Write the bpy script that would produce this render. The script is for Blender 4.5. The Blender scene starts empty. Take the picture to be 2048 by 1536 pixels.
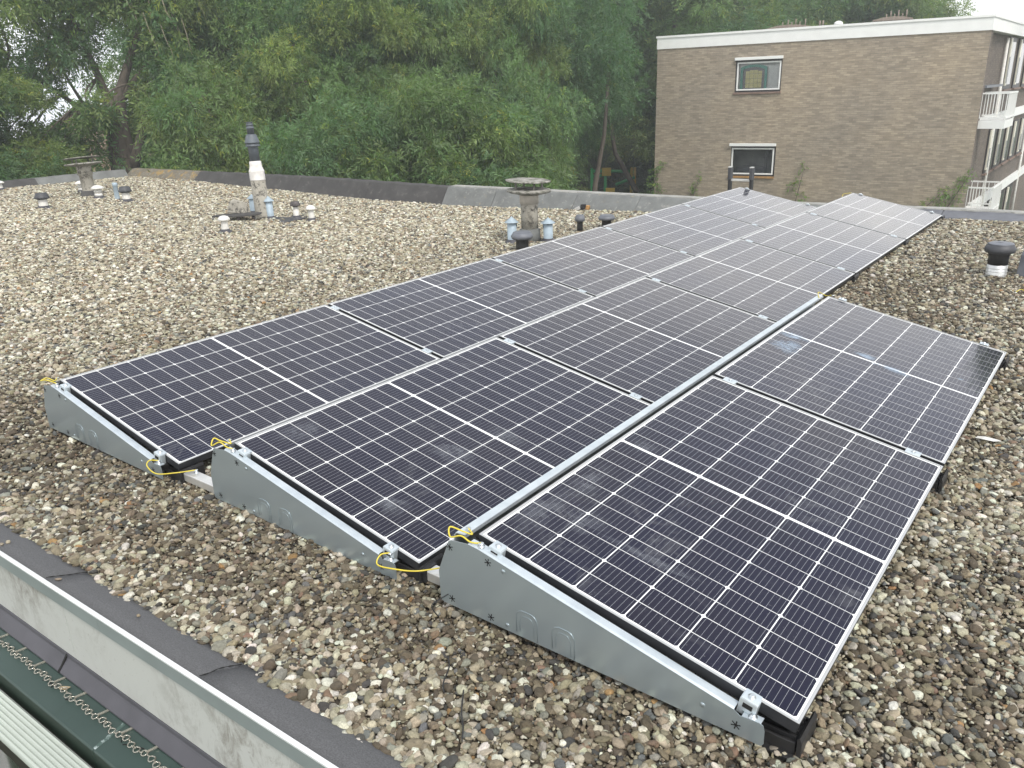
import bpy, bmesh, math, random
import numpy as np
from mathutils import Vector, Matrix, Euler

# ------------------------------------------------------------------ camera, sky, sun, exposure
sc = bpy.context.scene
COL = sc.collection
R = math.radians
cam_d = bpy.data.cameras.new("camera"); cam = bpy.data.objects.new("camera", cam_d); COL.objects.link(cam)
cam_d.sensor_width = 36.0; cam_d.lens = 28.355; cam_d.clip_end = 3000; cam_d.clip_start = 0.05
_r = Vector((0.79744857, 0.60246249, -0.03338751)); _u = Vector((-0.18144949, 0.29221226, 0.93898247)); _f = Vector((-0.57545796, 0.74273208, -0.34234076))
CAM = Vector((4.20305, -1.66896, 1.60756))
M4 = Matrix(((_r.x, _u.x, -_f.x, CAM.x), (_r.y, _u.y, -_f.y, CAM.y), (_r.z, _u.z, -_f.z, CAM.z), (0, 0, 0, 1)))
cam.matrix_world = M4
sc.camera = cam

SUN_EL, SUN_AZ = 52.0, 118.0            # azimuth clockwise from +y
world = bpy.data.worlds.new("World"); sc.world = world; world.use_nodes = True
wn = world.node_tree.nodes; wl = world.node_tree.links
wn.clear()
wo = wn.new('ShaderNodeOutputWorld'); bg = wn.new('ShaderNodeBackground')
sky = wn.new('ShaderNodeTexSky'); sky.sky_type = 'NISHITA'; sky.sun_disc = False
sky.sun_elevation = R(SUN_EL); sky.sun_rotation = R(SUN_AZ); sky.air_density = 1.0; sky.dust_density = 4.0; sky.ozone_density = 1.0
hs = wn.new('ShaderNodeHueSaturation'); hs.inputs['Saturation'].default_value = 0.22
wl.new(sky.outputs[0], hs.inputs['Color'])
# soft cloud deck: a pale layer mixed over the sky, broken by noise
tc = wn.new('ShaderNodeTexCoord'); mp = wn.new('ShaderNodeMapping'); mp.inputs['Scale'].default_value = (1.6, 1.6, 4.0)
nz = wn.new('ShaderNodeTexNoise'); nz.inputs['Scale'].default_value = 1.7; nz.inputs['Detail'].default_value = 5; nz.inputs['Roughness'].default_value = 0.55
cr = wn.new('ShaderNodeValToRGB'); cr.color_ramp.elements[0].position = 0.36; cr.color_ramp.elements[1].position = 0.66
cr.color_ramp.elements[0].color = (7.2, 7.6, 8.4, 1); cr.color_ramp.elements[1].color = (11.5, 11.4, 11.0, 1)
mx = wn.new('ShaderNodeMix'); mx.data_type = 'RGBA'; mx.inputs[0].default_value = 0.78
wl.new(tc.outputs['Generated'], mp.inputs[0]); wl.new(mp.outputs[0], nz.inputs['Vector']); wl.new(nz.outputs['Fac'], cr.inputs[0])
wl.new(hs.outputs[0], mx.inputs[6]); wl.new(cr.outputs[0], mx.inputs[7])
sxy = wn.new('ShaderNodeSeparateXYZ'); wl.new(tc.outputs['Generated'], sxy.inputs[0])
gr = wn.new('ShaderNodeValToRGB'); ge = gr.color_ramp.elements; ge[0].position = 0.0; ge[0].color = (1.60, 1.58, 1.55, 1); ge[1].position = 0.9; ge[1].color = (0.66, 0.68, 0.72, 1)
e3 = ge.new(0.34); e3.color = (1.34, 1.32, 1.30, 1); e4 = ge.new(0.58); e4.color = (0.74, 0.76, 0.81, 1)
wl.new(sxy.outputs[2], gr.inputs[0])
mg = wn.new('ShaderNodeMix'); mg.data_type = 'RGBA'; mg.blend_type = 'MULTIPLY'; mg.inputs[0].default_value = 1.0
wl.new(mx.outputs[2], mg.inputs[6]); wl.new(gr.outputs[0], mg.inputs[7])
wl.new(mg.outputs[2], bg.inputs['Color']); bg.inputs['Strength'].default_value = 0.10
wl.new(bg.outputs[0], wo.inputs[0])

sun_d = bpy.data.lights.new("sun", 'SUN'); sun_d.energy = 2.0; sun_d.angle = R(18); sun_d.color = (1.0, 0.95, 0.88)
sun = bpy.data.objects.new("sun", sun_d); COL.objects.link(sun)
_sd = Vector((math.sin(R(SUN_AZ)) * math.cos(R(SUN_EL)), math.cos(R(SUN_AZ)) * math.cos(R(SUN_EL)), math.sin(R(SUN_EL))))
sun.rotation_euler = _sd.to_track_quat('Z', 'Y').to_euler(); sun.location = (0, 0, 60)
sc.view_settings.view_transform = 'Standard'; sc.view_settings.look = 'None'
sc.view_settings.exposure = 0.66; sc.view_settings.gamma = 1.0
sc.render.engine = 'CYCLES'; sc.cycles.max_bounces = 6; sc.cycles.transparent_max_bounces = 12

rng = np.random.default_rng(11); random.seed(11)
GROUND = -5.6

# ------------------------------------------------------------------ material helpers
class NT:
    def __init__(s, name):
        s.m = bpy.data.materials.new(name); s.m.use_nodes = True
        s.n = s.m.node_tree.nodes; s.l = s.m.node_tree.links
        s.b = s.n['Principled BSDF']; s.out = s.n['Material Output']
    def add(s, t, **kw):
        x = s.n.new(t)
        for k, v in kw.items(): setattr(x, k, v)
        return x
    def link(s, a, b): s.l.new(a, b)
    def noise(s, scale, detail=4, rough=0.55, coord='Object', dist=0.0, vec=None, stretch=None):
        n = s.add('ShaderNodeTexNoise'); n.inputs['Scale'].default_value = scale; n.inputs['Detail'].default_value = detail
        n.inputs['Roughness'].default_value = rough; n.inputs['Distortion'].default_value = dist
        if vec is None:
            t = s.add('ShaderNodeTexCoord'); vec = t.outputs[coord]
        if stretch:
            mpn = s.add('ShaderNodeMapping'); mpn.inputs['Scale'].default_value = stretch; s.link(vec, mpn.inputs[0]); vec = mpn.outputs[0]
        s.link(vec, n.inputs['Vector'])
        return n.outputs['Fac']
    def ramp(s, fac, stops):
        r = s.add('ShaderNodeValToRGB'); e = r.color_ramp.elements
        while len(e) < len(stops): e.new(0.5)
        for i, (p, c) in enumerate(stops):
            e[i].position = p; e[i].color = (c[0], c[1], c[2], 1) if not isinstance(c, (int, float)) else (c, c, c, 1)
        s.link(fac, r.inputs[0]); return r.outputs[0]
    def mix(s, fac, a, b, mode='MIX'):
        m = s.add('ShaderNodeMix', data_type='RGBA', blend_type=mode)
        for idx, v in ((0, fac), (6, a), (7, b)):
            sock = m.inputs[idx]
            if hasattr(v, 'default_value') or hasattr(v, 'is_linked'): s.link(v, sock)
            elif isinstance(v, (int, float)): sock.default_value = v if idx == 0 else (v, v, v, 1)
            else: sock.default_value = (v[0], v[1], v[2], 1)
        return m.outputs[2]
    def bump(s, h, strength=0.3, dist=0.01):
        b = s.add('ShaderNodeBump'); b.inputs['Strength'].default_value = strength; b.inputs['Distance'].default_value = dist
        s.link(h, b.inputs['Height']); s.link(b.outputs[0], s.b.inputs['Normal'])
    def col(s, c):
        if hasattr(c, 'is_linked'): s.link(c, s.b.inputs['Base Color'])
        else: s.b.inputs['Base Color'].default_value = (c[0], c[1], c[2], 1)
    def set(s, **kw):
        for k, v in kw.items():
            i = s.b.inputs[k.replace('_', ' ')]
            if hasattr(v, 'is_linked'): s.link(v, i)
            else: i.default_value = v
        return s

def simple(name, c, rough=0.5, metal=0.0, var=0.12, scale=20.0, bump=0.0, **kw):
    t = NT(name)
    f = t.noise(scale, 5)
    lo = tuple(x * (1 - var) for x in c); hi = tuple(min(1, x * (1 + var)) for x in c)
    t.col(t.ramp(f, [(0.3, lo), (0.7, hi)])); t.set(Roughness=rough, Metallic=metal, **kw)
    if bump: t.bump(f, bump, 0.004)
    return t.m

def mottled(name, base, spots, scale=6, spot_scale=18, rough=0.85, cover=0.5, bump=0.3, streak=None, extra=None):
    t = NT(name)
    f1 = t.noise(scale, 6, 0.65); f2 = t.noise(spot_scale, 8, 0.7, dist=0.3, stretch=streak)
    c = t.ramp(f1, [(0.3, tuple(x * 0.75 for x in base)), (0.7, tuple(x * 1.2 for x in base))])
    m = t.ramp(f2, [(cover, 0.0), (cover + 0.12, 1.0)])
    c = t.mix(m, c, spots)
    if extra:
        f3 = t.noise(extra[1], 7, 0.7, dist=0.5)
        c = t.mix(t.ramp(f3, [(extra[2], 0.0), (extra[2] + 0.07, 1.0)]), c, extra[0])
    t.col(c); t.set(Roughness=rough); t.bump(f2, bump, 0.006)
    return t.m

MT = {}
MT['galv'] = (lambda t: (t.col(t.ramp(t.noise(3, 2, 0.5), [(0.3, (0.37, 0.435, 0.465)), (0.7, (0.43, 0.50, 0.53))])), t.set(Metallic=0.66, Roughness=0.3), t.m)[-1])(NT('galvanised_steel'))
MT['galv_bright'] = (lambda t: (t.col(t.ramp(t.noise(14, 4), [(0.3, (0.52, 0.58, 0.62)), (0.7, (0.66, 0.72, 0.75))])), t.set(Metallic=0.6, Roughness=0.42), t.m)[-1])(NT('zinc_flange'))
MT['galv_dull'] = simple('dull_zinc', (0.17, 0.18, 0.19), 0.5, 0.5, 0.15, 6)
MT['alu'] = simple('bare_aluminium', (0.68, 0.68, 0.66), 0.38, 0.7, 0.12, 12)
MT['lip'] = simple('anodised_lip', (0.50, 0.51, 0.51), 0.42, 0.5, 0.05, 8)
MT['frame_side'] = simple('dark_frame_side', (0.035, 0.037, 0.042), 0.4, 0.3, 0.2, 10)
MT['steel'] = simple('zinc_bolt', (0.6, 0.64, 0.66), 0.3, 0.9, 0.1, 60)
MT['plastic'] = simple('black_plastic', (0.018, 0.018, 0.019), 0.5, 0, 0.3, 15)
MT['hole'] = simple('punched_hole', (0.006, 0.006, 0.006), 0.9, 0, 0.1, 5)
MT['yellow'] = simple('yellow_sheath', (0.60, 0.49, 0.05), 0.45, 0, 0.1, 30)
MT['white'] = simple('white_paint', (0.78, 0.79, 0.77), 0.55, 0, 0.04, 3)
MT['cream'] = simple('cream_paint', (0.72, 0.69, 0.58), 0.5, 0, 0.05, 4)
MT['pvc_white'] = simple('weathered_white_pvc', (0.66, 0.65, 0.61), 0.6, 0, 0.16, 14, 0.05)
MT['pvc_cream'] = simple('chalky_pipe', (0.60, 0.58, 0.54), 0.7, 0, 0.16, 18, 0.05)
MT['cap_dark'] = simple('dark_grey_cap', (0.05, 0.052, 0.058), 0.55, 0, 0.25, 12)
MT['cap_brown'] = simple('brown_grey_cap', (0.085, 0.075, 0.075), 0.6, 0, 0.25, 12)
MT['cap_grey'] = simple('slate_grey_cap', (0.13, 0.14, 0.16), 0.5, 0, 0.15, 9)
MT['pvc_blue'] = simple('pale_blue_grey_pvc', (0.33, 0.41, 0.47), 0.55, 0, 0.14, 16)
MT['flue_grey'] = simple('anthracite_flue', (0.085, 0.10, 0.115), 0.55, 0, 0.2, 10)
MT['duct'] = simple('spiral_duct', (0.60, 0.61, 0.60), 0.35, 0.6, 0.15, 22)
MT['concrete_old'] = mottled('lichened_concrete', (0.36, 0.34, 0.29), (0.075, 0.07, 0.06), 7, 14, 0.9, 0.49, 0.5)
MT['concrete_pale'] = mottled('weathered_concrete', (0.42, 0.39, 0.34), (0.15, 0.14, 0.125), 9, 16, 0.9, 0.6, 0.4, streak=(1, 1, 0.3))
MT['concrete_cap'] = mottled('mossy_concrete_cap', (0.30, 0.29, 0.26), (0.10, 0.10, 0.08), 9, 12, 0.95, 0.45, 0.5, extra=((0.62, 0.6, 0.55), 22, 0.6))
MT['mesh_white'] = mottled('white_wrap', (0.68, 0.66, 0.63), (0.48, 0.45, 0.41), 9, 20, 0.8, 0.58, 0.3, streak=(1, 1, 5))
MT['bitumen'] = (lambda t: (t.col(t.mix(t.ramp(t.noise(2.4, 5, 0.6, dist=0.6), [(0.66, 0.0), (0.76, 0.5)]), t.ramp(t.noise(220, 3, 0.7), [(0.3, (0.062, 0.063, 0.066)), (0.7, (0.125, 0.127, 0.132))]), (0.03, 0.03, 0.032))), t.set(Roughness=0.92), t.bump(t.noise(260, 3), 0.5, 0.003), t.m)[-1])(NT('slate_bitumen'))
MT['par_grey'] = mottled('grey_bitumen_parapet', (0.145, 0.152, 0.148), (0.26, 0.26, 0.24), 5, 11, 0.85, 0.56, 0.3, extra=((0.38, 0.29, 0.12), 8, 0.64))
MT['par_dark'] = mottled('dark_bitumen_parapet', (0.055, 0.053, 0.052), (0.12, 0.115, 0.105), 4, 8, 0.8, 0.58, 0.3, extra=((0.34, 0.32, 0.28), 16, 0.66))
MT['par_lichen'] = mottled('lichen_parapet', (0.15, 0.135, 0.105), (0.30, 0.20, 0.06), 5, 6, 0.9, 0.52, 0.4, extra=((0.26, 0.25, 0.22), 13, 0.56))
MT['par_smooth'] = mottled('plain_grey_parapet', (0.15, 0.155, 0.15), (0.22, 0.20, 0.13), 4, 7, 0.85, 0.68, 0.2)
MT['par_lead'] = simple('parapet_lead_grey', (0.115, 0.12, 0.135), 0.55, 0, 0.16, 7)
MT['par_edge'] = mottled('weathered_parapet_edge', (0.30, 0.30, 0.28), (0.14, 0.14, 0.13), 6, 14, 0.8, 0.55, 0.2, extra=((0.42, 0.33, 0.15), 9, 0.63))
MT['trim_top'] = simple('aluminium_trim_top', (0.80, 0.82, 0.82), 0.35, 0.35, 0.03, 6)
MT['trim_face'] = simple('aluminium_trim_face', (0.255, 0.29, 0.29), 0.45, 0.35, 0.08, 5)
def _fascia():
    t = NT('stained_fascia_panel')
    f = t.noise(11, 9, 0.78, dist=0.5, stretch=(1, 1, 0.6)); g = t.noise(60, 6, 0.75)
    reg = t.noise(1.1, 2, 0.5)
    mul = t.add('ShaderNodeMath', operation='MULTIPLY'); t.link(t.ramp(f, [(0.47, 0.0), (0.62, 1.0)]), mul.inputs[0]); t.link(t.ramp(reg, [(0.45, 0.0), (0.6, 1.0)]), mul.inputs[1])
    c = t.mix(mul.outputs[0], (0.45, 0.46, 0.435), (0.24, 0.23, 0.205))
    c = t.mix(t.ramp(g, [(0.60, 0.0), (0.70, 0.8)]), c, (0.22, 0.205, 0.18))
    t.col(c); t.set(Roughness=0.6); return t.m
MT['fascia'] = _fascia()
MT['lead'] = simple('lead_flashing', (0.066, 0.065, 0.075), 0.5, 0.2, 0.18, 7, 0.05)
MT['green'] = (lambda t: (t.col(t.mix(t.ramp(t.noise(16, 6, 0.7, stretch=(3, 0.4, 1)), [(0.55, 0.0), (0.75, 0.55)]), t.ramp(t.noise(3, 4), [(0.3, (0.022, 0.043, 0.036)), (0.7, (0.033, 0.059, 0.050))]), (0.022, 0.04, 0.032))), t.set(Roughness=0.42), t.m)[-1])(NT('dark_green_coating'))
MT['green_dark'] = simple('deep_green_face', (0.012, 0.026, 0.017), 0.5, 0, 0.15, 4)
MT['green_scuff'] = mottled('scuffed_lap', (0.05, 0.085, 0.072), (0.45, 0.52, 0.52), 8, 18, 0.5, 0.46, 0.2)
MT['ribs'] = simple('pale_green_slats', (0.42, 0.46, 0.415), 0.5, 0, 0.07, 5)
MT['backsheet'] = (lambda t: (t.col((0.86, 0.87, 0.86)), t.set(Roughness=0.5, Coat_Weight=1.0, Coat_Roughness=0.03, Coat_IOR=1.30), t.m)[-1])(NT('white_backsheet_under_glass'))
def _cell(name, tint):
    t = NT(name)
    tcn = t.add('ShaderNodeTexCoord'); oi = t.add('ShaderNodeObjectInfo')
    off = t.add('ShaderNodeVectorMath', operation='SCALE'); t.link(oi.outputs['Location'], off.inputs[0]); off.inputs['Scale'].default_value = 3.7
    add = t.add('ShaderNodeVectorMath', operation='ADD'); t.link(tcn.outputs['Object'], add.inputs[0]); t.link(off.outputs[0], add.inputs[1])
    v = add.outputs[0]
    big = t.noise(1.5, 3, 0.5, vec=v)
    c = t.ramp(big, [(0.3, tint[0]), (0.7, tint[1])])
    # dust: thin dried smears and specks that belong to the glass
    s1 = t.noise(7, 7, 0.75, vec=v, dist=1.2); s2 = t.noise(2.2, 2, 0.5, vec=v); sp = t.noise(95, 2, 0.6, vec=v)
    mu = t.add('ShaderNodeMath', operation='MULTIPLY'); t.link(t.ramp(s1, [(0.54, 0.0), (0.74, 0.42)]), mu.inputs[0]); t.link(t.ramp(s2, [(0.50, 0.0), (0.62, 1.0)]), mu.inputs[1])
    c = t.mix(mu.outputs[0], c, (0.20, 0.205, 0.21))
    c = t.mix(t.ramp(sp, [(0.70, 0.0), (0.78, 0.28)]), c, (0.30, 0.31, 0.33))
    t.col(c); t.set(Roughness=0.5, Specular_IOR_Level=0.05, Coat_Weight=1.0, Coat_IOR=1.34)
    t.link(t.ramp(s1, [(0.45, 0.03), (0.75, 0.12)]), t.b.inputs['Coat Roughness'])
    return t.m
MT['cell'] = _cell('monocrystalline_cell', ((0.0050, 0.0055, 0.0215), (0.0085, 0.0072, 0.0165)))
MT['busbar'] = (lambda t: (t.col((0.34, 0.35, 0.38)), t.set(Roughness=0.4, Metallic=0.4, Coat_Weight=1.0, Coat_Roughness=0.03), t.m)[-1])(NT('silver_busbar'))
def _brick(name, c1, c2, mortar, rot=False):
    t = NT(name)
    tcn = t.add('ShaderNodeTexCoord'); sep = t.add('ShaderNodeSeparateXYZ'); cmb = t.add('ShaderNodeCombineXYZ')
    t.link(tcn.outputs['Object'], sep.inputs[0])
    t.link(sep.outputs[1 if rot else 0], cmb.inputs[0]); t.link(sep.outputs[2], cmb.inputs[1])
    b = t.add('ShaderNodeTexBrick'); t.link(cmb.outputs[0], b.inputs['Vector'])
    b.inputs['Scale'].default_value = 1.0; b.inputs['Brick Width'].default_value = 0.215; b.inputs['Row Height'].default_value = 0.0625
    b.inputs['Mortar Size'].default_value = 0.006; b.inputs['Mortar Smooth'].default_value = 0.2; b.inputs['Bias'].default_value = -0.1
    b.inputs['Color1'].default_value = (*c1, 1); b.inputs['Color2'].default_value = (*c2, 1); b.inputs['Mortar'].default_value = (*mortar, 1)
    big = t.noise(0.35, 5, 0.6, vec=tcn.outputs['Object'])
    row = t.noise(3.2, 4, 0.7, vec=cmb.outputs[0], stretch=(0.9, 4.8, 1))
    c = t.mix(1.0, b.outputs['Color'], t.ramp(big, [(0.3, (0.80, 0.82, 0.86)), (0.7, (1.12, 1.08, 1.02))]), 'MULTIPLY')
    c = t.mix(1.0, c, t.ramp(row, [(0.25, 0.66), (0.75, 1.28)]), 'MULTIPLY')
    odd = t.noise(4.4, 1, 0.4, vec=cmb.outputs[0], stretch=(1.0, 3.6, 1))
    c = t.mix(t.ramp(odd, [(0.74, 0.0), (0.77, 0.6)]), c, (0.46, 0.40, 0.28))
    t.col(c); t.set(Roughness=0.9); t.bump(b.outputs['Fac'], -0.3, 0.004)
    return t.m
MT['brick'] = _brick('brown_brick', (0.375, 0.318, 0.242), (0.25, 0.212, 0.162), (0.25, 0.22, 0.18))
MT['brick_shaded'] = _brick('shaded_brick', (0.17, 0.14, 0.115), (0.115, 0.092, 0.075), (0.11, 0.10, 0.085), True)  # facade brick with the shade below the soffit put into its colour
MT['brick_tan'] = _brick('tan_brick', (0.42, 0.31, 0.23), (0.34, 0.25, 0.19), (0.4, 0.36, 0.3))
MT['tiles'] = simple('brown_roof_tiles', (0.24, 0.16, 0.12), 0.8, 0, 0.2, 6)
MT['darkwood'] = simple('dark_window_frame', (0.022, 0.018, 0.017), 0.5, 0, 0.2, 10)
MT['sill'] = simple('terracotta_sill', (0.20, 0.135, 0.105), 0.7, 0, 0.2, 9)
MT['sill_ochre'] = simple('ochre_sill', (0.36, 0.20, 0.07), 0.7, 0, 0.25, 9)
MT['room'] = simple('grey_room', (0.26, 0.275, 0.28), 0.9, 0, 0.3, 1.5)
MT['curtain'] = simple('grey_curtain', (0.55, 0.58, 0.56), 0.9, 0, 0.1, 5)
MT['teal'] = simple('teal_wood', (0.035, 0.25, 0.19), 0.5, 0, 0.1, 6)
MT['amber'] = (lambda t: (t.col(t.ramp(t.noise(9, 2), [(0.3, (0.40, 0.38, 0.13)), (0.7, (0.58, 0.54, 0.24))])), t.set(Roughness=0.4), t.m)[-1])(NT('amber_glass'))
MT['leadline'] = simple('leaded_border', (0.10, 0.10, 0.105), 0.5, 0, 0.4, 30)
def _pane():
    t = NT('window_pane')
    g = t.add('ShaderNodeBsdfGlossy'); g.inputs['Roughness'].default_value = 0.02; tr = t.add('ShaderNodeBsdfTransparent'); fr = t.add('ShaderNodeFresnel'); fr.inputs[0].default_value = 1.5
    mxs = t.add('ShaderNodeMixShader'); t.link(fr.outputs[0], mxs.inputs[0]); t.link(tr.outputs[0], mxs.inputs[1]); t.link(g.outputs[0], mxs.inputs[2]); t.link(mxs.outputs[0], t.out.inputs[0])
    return t.m
MT['pane'] = _pane()
def _clear():
    t = NT('clear_plastic')
    g = t.add('ShaderNodeBsdfGlossy'); g.inputs['Roughness'].default_value = 0.12; g.inputs[0].default_value = (0.9, 0.87, 0.8, 1); d = t.add('ShaderNodeBsdfDiffuse'); d.inputs[0].default_value = (0.5, 0.47, 0.4, 1)
    tr = t.add('ShaderNodeBsdfTransparent'); tr.inputs[0].default_value = (0.86, 0.85, 0.82, 1)
    m1 = t.add('ShaderNodeMixShader'); m1.inputs[0].default_value = 0.45; t.link(g.outputs[0], m1.inputs[1]); t.link(d.outputs[0], m1.inputs[2])
    m2 = t.add('ShaderNodeMixShader'); m2.inputs[0].default_value = 0.62; t.link(m1.outputs[0], m2.inputs[1]); t.link(tr.outputs[0], m2.inputs[2]); t.link(m2.outputs[0], t.out.inputs[0])
    return t.m
MT['clear'] = _clear()
MT['stack_brown'] = simple('weathered_brown_stack', (0.23, 0.19, 0.155), 0.85, 0, 0.25, 8)
MT['bark'] = mottled('grey_brown_bark', (0.115, 0.095, 0.075), (0.05, 0.042, 0.034), 4, 9, 0.95, 0.5, 0.7, streak=(1, 1, 0.25))
MT['twig'] = simple('pale_twig', (0.24, 0.21, 0.15), 0.9, 0, 0.2, 9)
MT['dryleaf'] = simple('dry_leaf', (0.36, 0.29, 0.19), 0.8, 0, 0.2, 40)
MT['lawn'] = mottled('lawn', (0.045, 0.07, 0.022), (0.07, 0.085, 0.035), 0.3, 1.2, 0.95, 0.5, 0.2)
MT['asphalt'] = simple('asphalt', (0.06, 0.06, 0.06), 0.9, 0, 0.2, 1)
MT['tarpaper'] = simple('roof_felt', (0.16, 0.16, 0.16), 0.9, 0, 0.2, 1)
MT['car_white'] = simple('white_car_paint', (0.75, 0.77, 0.78), 0.25, 0, 0.03, 1, Coat_Weight=1.0)
MT['car_glass'] = simple('tinted_glass', (0.02, 0.025, 0.03), 0.1, 0, 0.1, 1)
MT['rubber'] = simple('tyre_rubber', (0.02, 0.02, 0.02), 0.8, 0, 0.1, 5)
MT['play_green'] = simple('play_green', (0.03, 0.36, 0.11), 0.4, 0, 0.1, 3)
MT['play_yellow'] = simple('play_yellow', (0.60, 0.42, 0.04), 0.5, 0, 0.1, 3)
def _stone():
    t = NT('pebble')
    a = t.add('ShaderNodeAttribute', attribute_type='INSTANCER', attribute_name='tint')
    tcn = t.add('ShaderNodeTexCoord')
    ad = t.add('ShaderNodeVectorMath', operation='MULTIPLY_ADD'); t.link(a.outputs['Color'], ad.inputs[0]); ad.inputs[1].default_value = (60, 90, 40); t.link(tcn.outputs['Object'], ad.inputs[2])
    n1 = t.noise(1.6, 5, 0.65, vec=ad.outputs[0]); n2 = t.noise(4.5, 4, 0.7, vec=ad.outputs[0], dist=0.4)
    c = t.mix(1.0, a.outputs['Color'], t.ramp(n1, [(0.25, 0.55), (0.75, 1.35)]), 'MULTIPLY')
    c = t.mix(t.ramp(n2, [(0.54, 0.0), (0.66, 0.48)]), c, (0.085, 0.07, 0.052))
    t.col(c); t.set(Roughness=0.72); t.bump(n2, 0.35, 0.12)
    return t.m
MT['stone'] = _stone()
def _dirt():
    t = NT('grit_bed')
    f = t.noise(60, 6, 0.75); g = t.noise(1.2, 3, 0.6)
    c = t.ramp(f, [(0.3, (0.035, 0.028, 0.02)), (0.55, (0.085, 0.07, 0.052)), (0.75, (0.20, 0.175, 0.14))])
    c = t.mix(1.0, c, t.ramp(g, [(0.3, 0.75), (0.7, 1.2)]), 'MULTIPLY')
    t.col(c); t.set(Roughness=0.95); t.bump(f, 0.9, 0.012); return t.m
MT['dirt'] = _dirt()
def _leaf(name, sat=1.0):
    t = NT(name)
    a = t.add('ShaderNodeAttribute', attribute_type='GEOMETRY', attribute_name='tint')
    oi = t.add('ShaderNodeObjectInfo')
    c = t.mix(1.0, a.outputs['Color'], t.ramp(oi.outputs['Random'], [(0.0, (1.24, 1.30, 1.24)), (1.0, (1.55, 1.47, 1.26))]), 'MULTIPLY')
    d = t.add('ShaderNodeBsdfPrincipled'); t.link(c, d.inputs['Base Color']); d.inputs['Roughness'].default_value = 0.5; d.inputs['Specular IOR Level'].default_value = 0.35
    tr = t.add('ShaderNodeBsdfTranslucent'); c2 = t.mix(1.0, c, (1.15, 1.35, 0.55), 'MULTIPLY'); t.link(c2, tr.inputs[0])
    ms = t.add('ShaderNodeMixShader'); ms.inputs[0].default_value = 0.44; t.link(d.outputs[0], ms.inputs[1]); t.link(tr.outputs[0], ms.inputs[2]); t.link(ms.outputs[0], t.out.inputs[0])
    t.n.remove(t.b); return t.m
MT['leaf'] = _leaf('ash_leaf')

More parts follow.
